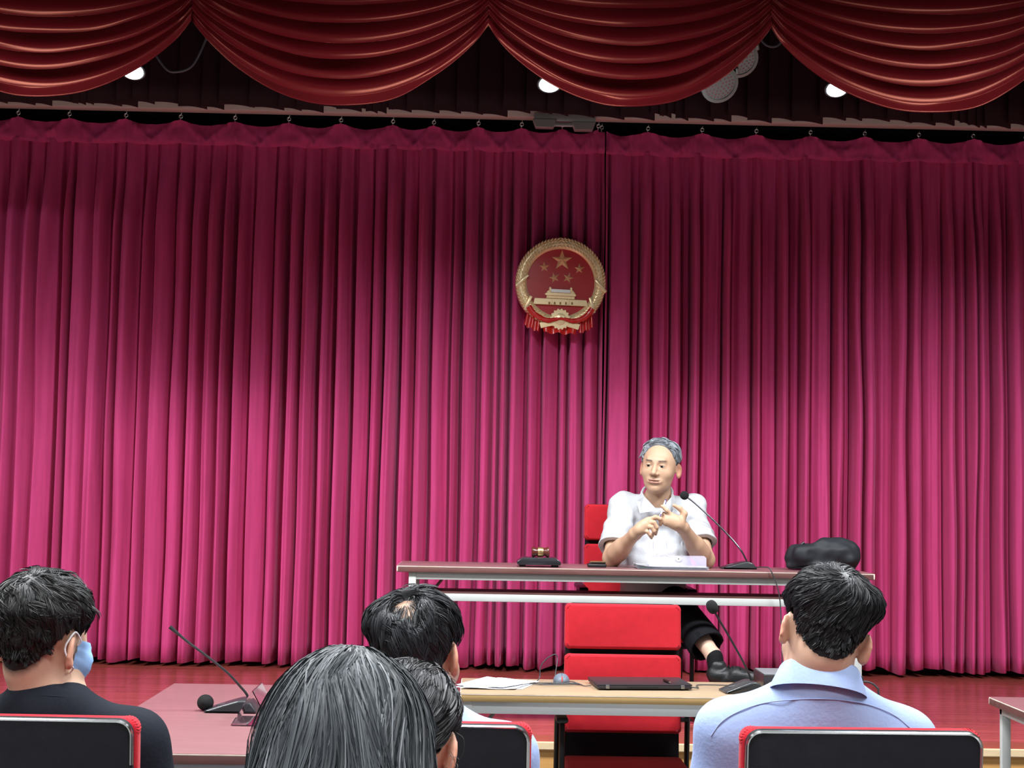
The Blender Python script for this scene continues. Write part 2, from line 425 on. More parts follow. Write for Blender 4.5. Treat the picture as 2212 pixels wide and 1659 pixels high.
curtain('stage_curtain', 'magenta velvet stage curtain, the half on the right behind the speaker', 1301, 2760, profile_right, 0.035, 31,
        [1300, 1400, 1517, 1634, 1751, 1868, 1985, 2102, 2215, 2330, 2450, 2570, 2690])

# ------------------------------------------------------------------ curtain rail and its drive
M_RAIL = mat('cream_rail', (0.70, 0.62, 0.56), 0.5)
t = thing('curtain_rail', 'long cream box rail from which the magenta curtain hangs', 'rail', (0, 9.42, 3.785))
MB().box((0, 0, 0.11), (9.2, 0.10, 0.20), 0.006).build('rail_box', M_RAIL, t)
for q in range(9): MB().box((-4 + q, 0, 0.55), (0.04, 0.04, 0.76)).build('bracket', mat('rail_bracket', (0.3, 0.3, 0.3), 0.5), t)
t = thing('curtain_drive', 'grey metal overlap carriage hanging under the curtain rail', 'curtain drive', at(1220, 272, 9.33))
M_GREYM = mat('grey_zinc', (0.55, 0.56, 0.55), 0.4, 0.6)
for dx, nm in ((-0.125, 'carriage'), (0.115, 'carriage')):
    MB().prism([(-0.075, 0.03), (0.075, 0.03), (0.055, -0.025), (-0.055, -0.025)], 0.05, Matrix.Translation((dx, -0.025, 0.0 - dx * 0.05)), 0.004).build(nm, M_GREYM, t)
MB().box((0.0, -0.01, 0.006), (0.15, 0.02, 0.026), 0.003).build('link_bar', mat('bright_zinc', (0.8, 0.82, 0.82), 0.3, 0.7), t)
MB().box((0.0, 0.0, 0.05), (0.38, 0.03, 0.05), 0.003).build('hanger', M_GREYM, t)

# ------------------------------------------------------------------ pleated dark valance behind the swags
M_VAL = mat('dark_red_velvet', (0.022, 0.0018, 0.005), 0.7, spec=0.3, sheen=0.25, sheen_tint=(0.9, 0.35, 0.4), noise=0.2, nscale=5, nstretch=(5, 5, .6))
VY = 7.95
t = thing('pleated_valance', 'dark red pleated velvet valance behind the gathered swags', 'valance', (0, VY, 3.46))
pl_px = []; x = -700.0; rv = random.Random(12)
while x < 2900:
    tight = (120 < x % 640 < 190)
    x += rv.uniform(14, 22) if tight else rv.uniform(34, 66); pl_px.append(x)
def valance_piece(a, b, idx):
    X0, X1 = at(a, 250, VY)[0], at(b, 250, VY)[0]; n = 14
    xs = np.linspace(X0, X1, n); u = np.linspace(0, 1, n); zs = np.linspace(0.95, 0, 9)
    P = np.zeros((10, n, 3)); ww = X1 - X0
    drop = rv.uniform(-0.016, 0.012)
    for i, z in enumerate(zs):
        f = 1 - z / 0.95
        P[i, :, 0] = xs + 0.012 * f * (u - 0.3)
        P[i, :, 1] = -0.028 * (1 - u) ** 1.5 * min(1, ww / 0.08) - 0.010 * np.sin(pi * u) - 0.010 * f * rv.uniform(.8, 1) * (1 - u)
        P[i, :, 2] = z + (0.006 * np.sin(pi * u) + drop - 0.005 * u if i == 8 else 0)
    P[9] = P[8] + np.array([0, 0.02, 0.002])
    return P
pieces = [valance_piece(pl_px[i], pl_px[i + 1] + 5, i) for i in range(len(pl_px) - 1)]
mbv = MB()
for P in pieces: mbv.grid(P)
mbv.build('pleated_cloth', M_VAL, t, angle=180)
MB().box((0, 0.03, 0.97), (9.4, 0.04, 0.06)).build('batten', M_DARKWALL, t)

# ------------------------------------------------------------------ swags
M_SATIN = mat('burgundy_satin', (0.042, 0.0022, 0.0035), 0.27, spec=0.26, stint=(1.0, 0.34, 0.22), noise=0.06, nscale=4, bump=0.06, bscale=25)
SY = 6.9
pins = [(-235, 25), (415, 45), (1055, 58), (1665, 62), (2300, 85), (2930, 100)]
bots = [(100, 218), (740, 236), (1362, 240), (1985, 250), (2620, 262)]
swl = ['satin swag at the far left, cut off by the left edge', 'satin swag second from the left, ending left of the emblem', 'satin swag above the emblem, with two stage lamps at its right rim',
       'satin swag at the top right, beside the bright stage spot', 'satin swag beyond the right edge']
def swag(i):
    (ax, ay), (bx, by) = pins[i], pins[i + 1]; cx, cy = bots[i]
    A, B, C = at(ax, ay, SY), at(bx, by, SY), at(cx, cy, SY)
    t = thing('swag', 'burgundy ' + swl[i], 'swag', (C[0], SY, C[2]), 0, 'row of burgundy swags over the stage')
    nf = 8; nv = 190; nu = 90
    v = np.linspace(0, 1, nv); u = np.linspace(0, 1, nu)
    r = np.random.default_rng(50 + i)
    base = 4 * u * (1 - u); catn = base ** 0.92
    sagfull = (A[2] + B[2]) / 2 - C[2]
    P = np.zeros((nv, nu, 3)); ph = r.uniform(0, 6, nf + 3)
    wob = loft_noise((nv, nu), (25, 22), 60 + i)
    for k in range(nv):
        vv = v[k]
        ztop = (A[2] * (1 - u) + B[2] * u) + (1 - vv) * 0.32
        sag = sagfull * (0.02 + 0.98 * vv ** 0.85) - 0.0
        z = ztop - sag * catn * 1.0
        # folds: rounded ridges, flat hem band at the bottom
        s = vv * nf
        fold = s - math.floor(s); idx = int(math.floor(s))
        ampl = 0.062 * (0.35 + 0.65 * np.sin(pi * u)) * (1 + 0.25 * math.sin(ph[min(idx, nf)]))
        prof = 0.5 - 0.5 * math.cos(2 * pi * min(1.0, fold) ** 1.35)
        skew = 0.09 * (u - 0.5) * math.sin(ph[min(idx, nf)] + 1)
        if s > nf - 0.62: prof = 0.75 + 0.25 * math.cos((s - (nf - 0.62)) / 0.62 * pi * 0.6)
        x = A[0] + (B[0] - A[0]) * (u + (1 - vv) * 0.0)
        P[k, :, 0] = x + 0.012 * wob[k] * np.sin(pi * u)
        P[k, :, 1] = SY + 0.03 - ampl * (prof + skew) - 0.05 * np.sin(pi * u) * vv + 0.006 * wob[k] - 0.03 * np.exp(-((u) / 0.03) ** 2) - 0.03 * np.exp(-((1 - u) / 0.03) ** 2)
        # the fold lips overhang: pull material down at each ridge
        P[k, :, 2] = z - 0.018 * np.sin(pi * u) * math.sin(2 * pi * fold) * (1 if s < nf - 0.62 else 0.2)
    hem = P[-1].copy(); hem[:, 1] += 0.02; hem[:, 2] += 0.004
    hem2 = hem.copy(); hem2[:, 1] += 0.01; hem2[:, 2] += 0.05
    P = np.concatenate([P, hem[None], hem2[None]], 0)
    P -= np.array([C[0], SY, C[2]])
    MB().grid(P).build('satin_cloth', M_SATIN, t, angle=180)
    return t
for i in range(5): swag(i)
t = thing('swag_batten', 'dark batten carrying the burgundy swags', 'batten', (0, SY + 0.09, 3.72))
MB().box((0, 0, 0.05), (8.8, 0.05, 0.10)).build('batten_bar', M_DARKWALL, t)
MB().box((0, 0, 0.19), (8.8, 0.03, 0.16)).build('batten_cloth', M_VAL, t)

# ------------------------------------------------------------------ stage lamps and cables above
def spot_lamp(px, py, Y, label, watts):
    p = at(px, py, Y); t = thing('stage_spotlight', label, 'spotlight', p, 0, 'white stage spots behind the swags')
    R = Matrix.Rotation(math.radians(-28), 3, 'X')
    MB().lathe([(0.03, 0.16), (0.05, 0.15), (0.058, 0.03), (0.062, 0.0), (0.056, 0.0), (0.05, 0.03)], (0, 0, 0), R, 24).build('housing', mat('black_metal', (0.02, 0.02, 0.022), 0.4, 0.5), t)
    MB().ell((0, 0, 0), (0.05, 0.05, 0.014), R).build('lens', mat('spot_lens', (1, 1, 1), 0.3, emis=(0.93, 0.97, 1), estr=14), t)
    MB().tube([R @ Vector((0.066, 0, 0.08)), (0.07, 0, 0.2), (0, 0, 0.26), (-0.07, 0, 0.2), R @ Vector((-0.066, 0, 0.08))], 0.006, 6).build('yoke', mat('black_metal', (0, 0, 0)), t)
    MB().tube([(0, 0, 0.26), (0, 0, 0.8)], 0.012, 8).build('hanger_rod', mat('black_metal', (0, 0, 0)), t)
    l = bpy.data.lights.new('spot_light', 'SPOT'); l.energy = watts; l.spot_size = math.radians(120); l.spot_blend = 1.0; l.shadow_soft_size = 0.05; l.color = (0.93, 0.97, 1)
    o = bpy.data.objects.new('spot_light', l); COL.objects.link(o); o.parent = t; o.location = R @ Vector((0, 0, -0.03)); o.rotation_euler = (math.radians(-28), 0, 0)
spot_lamp(1187, 183, 7.3, 'lit white stage spot peeping out under the swag above the emblem', 1.5)
spot_lamp(1808, 193, 7.3, 'brightest white stage spot at the rim of the right swag', 1.5)
spot_lamp(287, 155, 7.3, 'lit white stage spot mostly hidden behind the far left swag', 1.5)
M_LED = mat('led_face', (0.34, 0.14, 0.15), 0.6, spec=0.1, noise=0.05)
def par_lamp(px, py, label, tilt, roll, Y_=7.30):
    p = at(px, py, Y_); t = thing('par_lamp', label, 'stage lamp', p, 0, 'round multi-LED stage lamps')
    R = Matrix.Rotation(roll, 3, 'Y') @ Matrix.Rotation(tilt, 3, 'X')
    MB().lathe([(0.045, 0.18), (0.07, 0.17), (0.088, 0.05), (0.09, 0.0), (0.08, 0.0), (0.08, 0.012)], (0, 0, 0), R, 28).build('can', mat('lamp_can', (0.12, 0.12, 0.13), 0.35, 0.6), t)
    MB().lathe([(0.091, 0.03), (0.094, 0.03), (0.094, 0.0), (0.078, -0.002), (0.078, 0.004)], (0, 0, 0), R, 28).build('rim', mat('lamp_rim', (0.3, 0.31, 0.31), 0.3, 0.7), t)
    face = MB().lathe([(0.0, 0.008), (0.079, 0.008)], (0, 0, 0), R, 28).build('lens_plate', M_LED, t)
    w = MB()
    for ring, cnt in ((0.018, 6), (0.036, 12), (0.052, 18), (0.067, 24)):
        for q in range(cnt):
            a = 2 * pi * q / cnt; w.ell(R @ Vector((ring * math.cos(a), ring * math.sin(a), 0.006)), (0.0065, 0.0065, 0.005), R, 6, 4)
    w.build('led_lens_array', mat('led_lenses', (0.42, 0.20, 0.21), 0.4, spec=0.2), t)
    MB().tube([R @ Vector((0.095, 0, 0.08)), R @ Vector((0.1, 0.0, 0.2)), R @ Vector((0, 0, 0.27)), R @ Vector((-0.1, 0, 0.2)), R @ Vector((-0.095, 0, 0.08))], 0.008, 8).build('yoke', mat('black_metal', (0, 0, 0)), t)
    MB().tube([R @ Vector((0, 0, 0.27)), R @ Vector((0, 0.0, 0.30)) , (R @ Vector((0, 0, 0.27))) + Vector((0, 0, 0.5))], 0.012, 8).build('hanger_rod', mat('black_metal', (0, 0, 0)), t)
    MB().box(R @ Vector((0.118, 0, 0.1)), (0.02, 0.035, 0.05), 0.006, R).build('clamp_knob', mat('lamp_rim', (0, 0, 0)), t)
par_lamp(1555, 183, 'lower round LED stage lamp with pinkish lens face by the swag rim', math.radians(-52), math.radians(-20))
par_lamp(1600, 130, 'upper round LED stage lamp half hidden by the swag above the emblem', math.radians(-52), math.radians(-20), 7.58)
cm = mat('dark_cable', (0.045, 0.045, 0.05), 0.5)
def cable(name, label, pts, r=0.003, m=cm, n=10):
    p0 = np.asarray(pts[0], dtype=float)
    o = MB().tube(spline(pts, n) - p0, r, 7).build(name, m); o.location = p0
    return tag(o, label, 'cable')
cable('lamp_cable', 'loose dark cable hanging between the two left swags', [np.array((at(480, 20, 7.5)[0], 7.5, 4.6))] + [at(*p, 7.5) for p in ((480, 20), (452, 70), (430, 118), (412, 145), (385, 155), (360, 150), (330, 110))], 0.006, mat('grey_cable', (0.10, 0.10, 0.12), 0.5))
cable('lamp_cable', 'dark cable loop in the gap beside the right swag', [np.array((at(1640, 20, 7.5)[0], 7.5, 4.6))] + [at(*p, 7.5) for p in ((1640, 40), (1642, 78), (1652, 95), (1668, 101), (1684, 95), (1694, 70))], 0.006, mat('grey_cable', (0, 0, 0)))
# ------------------------------------------------------------------ chairs
M_BLACKP = mat('black_shell', (0.010, 0.010, 0.013), 0.6, spec=0.2, noise=0.15, nscale=40, bump=0.1, bscale=300)
M_BLACKM = mat('black_tube', (0.015, 0.015, 0.016), 0.35, 0.3)
M_REDF = mat('red_chair_fabric', (0.50, 0.017, 0.028), 0.85, spec=0.2, noise=0.07, nscale=30, bump=0.3, bscale=500, sheen=0.25, sheen_tint=(1, .5, .5))
M_CHROME = mat('chrome', (0.75, 0.76, 0.78), 0.18, 1.0)
def rrect(w, z0, z1, r_top, r_bot, n=7):
    pts = []
    for cx, cz, a0, r in ((w / 2 - r_top, z1 - r_top, 0, r_top), (-w / 2 + r_top, z1 - r_top, 90, r_top), (-w / 2 + r_bot, z0 + r_bot, 180, r_bot), (w / 2 - r_bot, z0 + r_bot, 270, r_bot)):
        for k in range(n):
            a = math.radians(a0 + 90 * k / (n - 1)); pts.append((cx + r * math.cos(a), cz + r * math.sin(a)))
    return pts
BW = 0.462
def make_chair(label, loc, rz):
    t = thing('armchair', label, 'chair', loc, rz, 'red and black stacking armchairs')
    R = Matrix.Translation((0, -0.215, 0.43)) @ Matrix.Rotation(math.radians(5.5), 4, 'X') @ Matrix.Translation((0, 0, -0.43))
    sh = MB().prism(rrect(BW, 0.34, 1.037, 0.030, 0.02), 0.016, R @ Matrix.Translation((0, -0.016, 0)), 0.003, 2).build('back_shell', M_BLACKP, t)
    rim = rrect(BW - 0.004, 0.40, 1.034, 0.029, 0.02); half = rim[:14]
    MB().tube([R @ Vector((p[0], -0.0145, p[1])) for p in [(BW / 2 - 0.002, 0.95)] + half + [(-BW / 2 + 0.002, 0.95)]], 0.0034, 6).build('chrome_rim', M_CHROME, sh)
    MB().lathe([(0.0, 0.004), (0.006, 0.004), (0.0085, 0.0)], R @ Vector((0.185, -0.017, 0.895)), Matrix.Rotation(pi / 2, 3, 'X'), 16).build('rivet', mat('grey_rivet', (0.09, 0.09, 0.1), 0.4), sh)
    MB().lathe([(0.0, 0.004), (0.006, 0.004), (0.0085, 0.0)], R @ Vector((-0.185, -0.017, 0.895)), Matrix.Rotation(pi / 2, 3, 'X'), 16).build('rivet', mat('grey_rivet', (0, 0, 0)), sh)
    for z0, z1 in ((0.852, 1.033), (0.690, 0.832), (0.522, 0.670)):
        MB().prism(rrect(BW + 0.009, z0, z1, 0.022, 0.02), 0.042, R, 0.012, 3).build('back_cushion', M_REDF, t)
    MB().box((0, 0.035, 0.372), (BW + 0.01, 0.45, 0.03), 0.01).build('seat_pan', M_BLACKP, t)
    MB().box((0, 0.035, 0.410), (BW + 0.016, 0.46, 0.050), 0.02, seg=3).build('seat_cushion', M_REDF, t)
    for s in (-1, 1):
        x = s * 0.262
        MB().tube([(x, 0.20, 0.011), (x, 0.195, 0.3), (x, 0.185, 0.60), (x, 0.17, 0.618)], 0.011, 8).build('leg', M_BLACKM, t)
        MB().tube([(x, -0.25, 0.011), (x, -0.225, 0.3), (x, -0.205, 0.60), (x, -0.19, 0.618)], 0.011, 8).build('leg', M_BLACKM, t)
        MB().tube([(x, -0.215, 0.365), (x, 0.19, 0.365)], 0.009, 8).build('side_rail', M_BLACKM, t)
        MB().tube([(s * 0.235, -0.20, 0.365), (x, -0.20, 0.365)], 0.009, 8).build('side_bracket', M_BLACKM, t)
        MB().tube([(s * 0.235, -0.19, 0.58), (x, -0.2, 0.58)], 0.009, 8).build('side_bracket', M_BLACKM, t)
        MB().box((x, -0.01, 0.626), (0.045, 0.42, 0.022), 0.009, seg=3).build('armrest', mat('black_armrest', (0.012, 0.012, 0.013), 0.35), t)
    MB().tube([(-0.262, -0.21, 0.33), (0.262, -0.21, 0.33)], 0.008, 8).build('cross_rail', M_BLACKM, t)
    return t
chair_hall = make_chair('empty red armchair facing the audience behind the beige table', (0.577, 6.04, 0), pi)
cx0 = at(1262, 1150, 7.85)[0] + 0.237
dup(chair_hall, (cx0, 7.63, S), pi, 'red armchair on the stage on which the speaker sits')
dup(chair_hall, (0.735, 3.275, 0), math.radians(2.0), 'black-backed armchair of the man in the light blue shirt on the right')
dup(chair_hall, (-0.13, 3.275, 0), math.radians(-0.5), 'black-backed armchair of the balding man in the middle')
dup(chair_hall, (-0.885, 3.275, 0), math.radians(-1.0), 'black-backed armchair of the man in the dark T-shirt at the left edge')

# ------------------------------------------------------------------ tables
def laminate(name, col, rough, stretch=(1.5, 14, 14), n=0.10, coat=0.15): return mat(name, col, rough, noise=n, nscale=3.5, nstretch=stretch, coat=coat)
M_REDTOP = laminate('red_brown_laminate', (0.225, 0.105, 0.110), 0.36)
M_BROWNEDGE = laminate('brown_edge_band', (0.135, 0.058, 0.052), 0.5, n=0.25, coat=0)
M_WORN = mat('worn_pale_edge', (0.72, 0.60, 0.50), 0.6, noise=0.2, nscale=20)
M_STEEL = mat('grey_white_steel', (0.52, 0.54, 0.52), 0.4, 0.0, noise=0.04, nscale=10)
M_BEIGETOP = laminate('beige_laminate', (0.34, 0.245, 0.155), 0.40)
M_TANEDGE = laminate('tan_edge_band', (0.42, 0.27, 0.105), 0.5, n=0.08, coat=0)
M_WHITEST = mat('white_steel', (0.58, 0.60, 0.60), 0.4)
def table(label, x0, x1, y0, y1, zb, zt, top, edge, steel, shelf=None, apron=0.033, leg_in=0.055, leg_w=0.034, along='x', wear=True, group='folding tables', axis_front=-1):
    cx, cy = (x0 + x1) / 2, (y0 + y1) / 2; w, d, h = x1 - x0, y1 - y0, zt - zb
    t = thing('folding_table', label, 'table', (cx, cy, zb), 0, group)
    tp = MB().box((0, 0, h - 0.0165), (w, d, 0.027), 0.004).build('tabletop', edge, t)
    MB().box((0, 0, h - 0.002), (w - 0.004, d - 0.004, 0.004), 0.001).build('laminate', top, tp)
    if wear:
        for s in (-1, 1):
            MB().box((0, s * (d / 2 - 0.0012), h - 0.0035), (w - 0.004, 0.003, 0.003)).build('worn_edge', M_WORN, tp)
            MB().box((s * (w / 2 - 0.0012), 0, h - 0.0035), (0.003, d - 0.004, 0.003)).build('worn_edge', M_WORN, tp)
            for q in (-1, 1):
                MB().box((s * (w / 2 - 0.003), q * (d / 2 - 0.003), h - 0.016), (0.0075, 0.0075, 0.024), 0.003).build('worn_corner', M_WORN, tp)
    za = h - 0.030 - apron / 2
    for s in (-1, 1):
        MB().box((0, s * (d / 2 - 0.03), za), (w - 2 * leg_in, 0.022, apron), 0.002).build('apron', steel, t)
        MB().box((s * (w / 2 - leg_in - 0.012), 0, za), (0.024, d - 0.07, apron), 0.002).build('apron', steel, t)
        for q in (-1, 1):
            lx, ly = s * (w / 2 - leg_in - leg_w / 2), q * (d / 2 - 0.03)
            MB().box((lx, ly, h / 2 - 0.015), (leg_w, 0.028, h - 0.03), 0.003).build('leg', steel, t)
        if along == 'x': MB().tube([(s * (w / 2 - leg_in - leg_w - 0.002), 0.1, h - 0.22), (s * (w / 2 - leg_in - leg_w - 0.13), 0.1, h - 0.055)], 0.008, 6).build('brace', mat('brace_steel', (0.2, 0.19, 0.19), 0.4), t)
    if shelf:
        zs = h - shelf
        MB().box((0, -0.06, zs - 0.0045), (w - 2 * leg_in - 0.01, 0.23, 0.009)).build('shelf', M_BROWNEDGE, t)
        for s, yy in ((-1, -d / 2 + 0.035), (1, 0.043)):
            MB().box((0, yy, zs - 0.009 - 0.0165), (w - 2 * leg_in - 0.006, 0.02, 0.033), 0.002).build('shelf_bar', steel, t)
    return t
TY0, TY1 = 7.10, 7.56
TZ = at(1370, 1230.2, TY0)[2]
table('long red-brown table on the stage in front of the speaker', at(857, 1221, TY0)[0], at(1890, 1240, TY0)[0], TY0, TY1, S, TZ, M_REDTOP, M_BROWNEDGE, M_STEEL, shelf=0.118)
HZ = 0.74
BX0, BX1, BY0, BY1 = -0.07, 1.43, 5.70, 6.165
table('beige table with white frame holding the closed laptop', BX0, BX1, BY0, BY1, 0, HZ, M_BEIGETOP, M_TANEDGE, M_WHITEST, apron=0.045, leg_in=0.012)
table('red-brown table on the left holding a microphone without its foam', -1.145, -0.545, 4.335, 5.852, 0, HZ, M_REDTOP, M_BROWNEDGE, M_STEEL, along='y', leg_in=0.05)
table('red-brown table cut off by the right edge of the photo', 1.928, 2.528, 4.335, 5.852, 0, HZ, M_REDTOP, M_BROWNEDGE, M_STEEL, along='y', leg_in=0.035)

# ------------------------------------------------------------------ microphones
M_MICB = mat('grey_black_plastic', (0.028, 0.030, 0.033), 0.36, coat=0.2)
M_NECK = mat('gooseneck_metal', (0.06, 0.06, 0.065), 0.3, 0.7)
M_FOAM = mat('black_foam', (0.012, 0.012, 0.013), 0.95, bump=0.8, bscale=900)
def mic(label, loc, rz, neck, foam, wd=0.165, ht=0.036, flip=1):
    loc = np.asarray(loc, dtype=float); t = thing('gooseneck_microphone', label, 'microphone', loc, rz, 'gooseneck table microphones')
    c, s = math.cos(-rz), math.sin(-rz)
    def L(p):
        p = np.asarray(p, dtype=float) - loc; return np.array([c * p[0] - s * p[1], s * p[0] + c * p[1], p[2]])
    poly = [(-0.55 * wd, 0.0), (0.45 * wd, 0.0), (0.45 * wd, 0.2 * ht), (0.33 * wd, 0.85 * ht), (0.22 * wd, ht), (0.10 * wd, 0.98 * ht), (-0.2 * wd, 0.62 * ht), (-0.5 * wd, 0.22 * ht), (-0.55 * wd, 0.12 * ht)]
    poly = [(flip * p[0], p[1]) for p in poly]
    if flip < 0: poly = poly[::-1]
    b = MB().prism(poly, 0.115, Matrix.Translation((0, -0.0575, 0)), 0.007, 3).build('base', M_MICB, t)
    MB().box((flip * -0.28 * wd, -0.0, 0.0 + 0.47 * ht + 0.0015), (0.03, 0.012, 0.004), 0.001, Matrix.Rotation(flip * -0.22, 3, 'Y')).build('talk_button', mat('grey_button', (0.10, 0.10, 0.11), 0.4), b)
    P = spline([L(p) for p in neck], 8)
    MB().tube(P[:3], 0.010, 10).build('collar', M_MICB, t)
    rr_ = np.full(len(P), 0.0042); 
    if not foam: rr_[-6:] = np.linspace(0.0042, 0.0072, 6)
    MB().tube(P, rr_, 8).build('gooseneck', M_NECK, t)
    if foam:
        d = Vector(P[-1] - P[-4]).normalized(); R = d.to_track_quat('Z', 'Y').to_matrix()
        c0 = P[-1] + np.array(d) * foam[1] * 0.35
        MB().lathe([(foam[0] * math.sin(a) ** 0.8 if 0 < a < pi else 0.0, -foam[1] * math.cos(a)) for a in np.linspace(0, pi, 13)], c0, R, 20).build('foam_windscreen', M_FOAM, t)
    return t
b1 = onz(1602, 1230, TZ); b1[1] += 0.06
Y1 = b1[1]
mic('gooseneck microphone with round foam head on the stage table', (b1[0], b1[1], TZ), 0.0,
    [at(1614, 1215, Y1), at(1611, 1208, Y1), at(1600, 1188, Y1), at(1575, 1158, Y1 + .02), at(1535, 1118, Y1 + .03), at(1500, 1086, Y1 + .04), at(1481, 1072, Y1 + .04)], (0.021, 0.021))
b2 = onz(1608, 1497, HZ); Y2 = b2[1] + 0.02
mic('gooseneck microphone with oval foam head on the beige table beside the laptop', (b2[0], Y2, HZ), 0.1,
    [at(1626, 1486, Y2), at(1624, 1473, Y2), at(1613, 1445, Y2), at(1592, 1405, Y2), at(1568, 1363, Y2), at(1550, 1333, Y2), at(1541, 1316, Y2)], (0.022, 0.027), wd=0.15, ht=0.045)
b3 = onz(508, 1536, HZ); Y3 = b3[1]
mic('bare gooseneck microphone without foam on the left table', (b3[0], Y3, HZ), 0.0,
    [at(538, 1515, Y3), at(533, 1500, Y3), at(520, 1484, Y3), at(490, 1452, Y3), at(445, 1416, Y3), at(405, 1386, Y3), at(367, 1354, Y3)], None, wd=0.17, ht=0.042)
p = onz(442, 1536, HZ)
t = tag(MB().ell((0, 0, 0.0265), (0.0275, 0.0275, 0.0265)).build('foam_windscreen', M_FOAM), 'loose black foam ball lying on the left table beside the bare microphone', 'foam ball'); t.location = (p[0], p[1] + 0.01, HZ)
cable('microphone_cable', 'thin dark cable running from the stage microphone down over the table edge', [np.array([b1[0] + 0.07, Y1, TZ + 0.008]), at(1652, 1225, TY0 + 0.05), at(1663, 1229, TY0 - 0.006), at(1675, 1255, TY0 - 0.012), at(1683, 1285, TY0 - 0.012), at(1687, 1330, TY0 - 0.01), at(1690, 1450, TY0 - 0.008), np.array([at(1690, 1500, TY0)[0], TY0 - 0.01, S + 0.004])], 0.0028)

# ------------------------------------------------------------------ clear name stand on the left table
M_ACR = mat('clear_acrylic', (0.93, 0.86, 0.93), 0.04, trans=1.0, ior=1.45)
p = onz(498, 1568, HZ)
t = thing('name_stand', 'clear acrylic triangular name stand on the left table', 'name stand', (p[0], p[1], HZ))
A0, A1 = Vector((0.0, 0, 0.002)), Vector((0.062, 0, 0.108)); B0 = Vector((0.125, 0, 0.002))
def panel(a, b, d, th=0.003):
    n = Vector((b.z - a.z, 0, -(b.x - a.x))).normalized() * th
    vs = [a, b, b + n, a + n]; vs = [tuple(v) for v in vs] + [(v.x, d, v.z) for v in vs]
    return vs, [(3, 2, 1, 0), (4, 5, 6, 7), (0, 1, 5, 4), (1, 2, 6, 5), (2, 3, 7, 6), (3, 0, 4, 7)]
MB().raw(*panel(A0, A1, 0.2)).build('panel', M_ACR, t, smooth=False, recalc=True)
MB().raw(*panel(A1 + Vector((0.004, 0, 0)), B0, 0.2)).build('panel', M_ACR, t, smooth=False, recalc=True)
MB().box((0.064, 0.1, 0.0012), (0.12, 0.2, 0.0024)).build('bottom_panel', M_ACR, t, smooth=False)

# ------------------------------------------------------------------ things on the stage table
M_WALNUT = mat('dark_gavel_wood', (0.10, 0.022, 0.014), 0.25, noise=0.3, nscale=20, coat=0.6)
M_BLACKW = mat('black_lacquer', (0.018, 0.018, 0.022), 0.25, coat=0.5)
gx = at(1163, 1226, 7.22)[0]
t = thing('gavel_stand', 'flat black stand with small feet under the wooden gavel', 'gavel stand', (gx, 7.215, TZ))
MB().prism([(-0.098, 0.010), (0.098, 0.010), (0.101, 0.014), (0.101, 0.026), (0.076, 0.044), (-0.076, 0.044), (-0.101, 0.026), (-0.101, 0.014)], 0.15, Matrix.Translation((0, -0.075, 0)), 0.0025, 2).build('block', M_BLACKW, t)
for sx in (-1, 1):
    for sy in (-1, 1): MB().box((sx * 0.076, sy * 0.055, 0.006), (0.028, 0.025, 0.012), 0.002).build('foot', M_BLACKP, t)
t = thing('gavel', 'small wooden gavel with brass band lying on its block', 'gavel', (gx + 0.008, 7.20, TZ + 0.044))
Ry = Matrix.Rotation(pi / 2, 3, 'Y')
MB().lathe([(0.0, -0.041), (0.02, -0.041), (0.0245, -0.037), (0.0245, -0.031), (0.0195, -0.022), (0.0185, -0.017), (0.0215, -0.013), (0.0215, 0.013), (0.0185, 0.017), (0.0195, 0.022), (0.0245, 0.031), (0.0245, 0.037), (0.02, 0.041), (0.0, 0.041)], (0, 0, 0.0245), Ry, 28).build('head', M_WALNUT, t)
MB().lathe([(0.0222, -0.0125), (0.0225, -0.011), (0.0225, 0.011), (0.0222, 0.0125)], (0, 0, 0.0245), Ry, 28).build('brass_band', mat('brass', (0.72, 0.5, 0.22), 0.3, 0.9), t)
for q in range(3): MB().box((0.0, -0.0217, 0.018 + q * 0.006), (0.010 - q * 0.001, 0.002, 0.0024)).build('engraved_mark', mat('engraving', (0.12, 0.06, 0.03), 0.5), t)
MB().tube([(0, 0.02, 0.0245), (0, 0.08, 0.018), (0, 0.2, 0.008)], [0.007, 0.006, 0.008], 10).build('handle', M_WALNUT, t)
wx = onz(1290, 1226, TZ)
t = thing('wallet', 'small black wallet with a tan phone on top, beside the speaker\'s elbow', 'wallet', (wx[0], wx[1] + 0.03, TZ))
MB().box((0, 0, 0.009), (0.088, 0.07, 0.018), 0.007, seg=3).build('wallet_body', mat('black_leather', (0.015, 0.014, 0.016), 0.4, bump=.3, bscale=200), t)
MB().box((0.004, 0.002, 0.0235), (0.074, 0.07, 0.010), 0.004).build('phone', mat('tan_phone', (0.24, 0.13, 0.055), 0.3, 0.4), t)
MB().box((0.004, -0.0338, 0.0230), (0.068, 0.003, 0.005)).build('phone_edge', M_BLACKP, t)
M_PAPER = mat('white_paper', (0.80, 0.81, 0.86), 0.7)
t = thing('paper_stack', 'white sheets of paper lying in front of the speaker', 'paper', (onz(1443, 1226, TZ)[0], 7.24, TZ))
rp = random.Random(5)
for q in range(5):
    n = 10; P = np.zeros((5, n, 3)); us = np.linspace(-0.165, 0.165, n)
    for i in range(5):
        P[i, :, 0] = us + rp.uniform(-.004, .004); P[i, :, 1] = -0.10 + 0.05 * i + q * 0.004
        P[i, :, 2] = 0.0012 + 0.0022 * q + 0.010 * np.clip((-us - 0.06) / 0.1, 0, 1) ** 2 * (q + 1) / 5
    MB().grid(P).build('sheet', M_PAPER, t, angle=180)
M_PLAST = mat('frosted_plastic', (0.62, 0.60, 0.76), 0.25, alpha=0.30, spec=0.5)
t = thing('document_folder', 'clear plastic button folder with raised flap on the papers before the speaker', 'folder', (onz(1466, 1228, TZ)[0], 7.15, TZ))
k = 7.15 / F
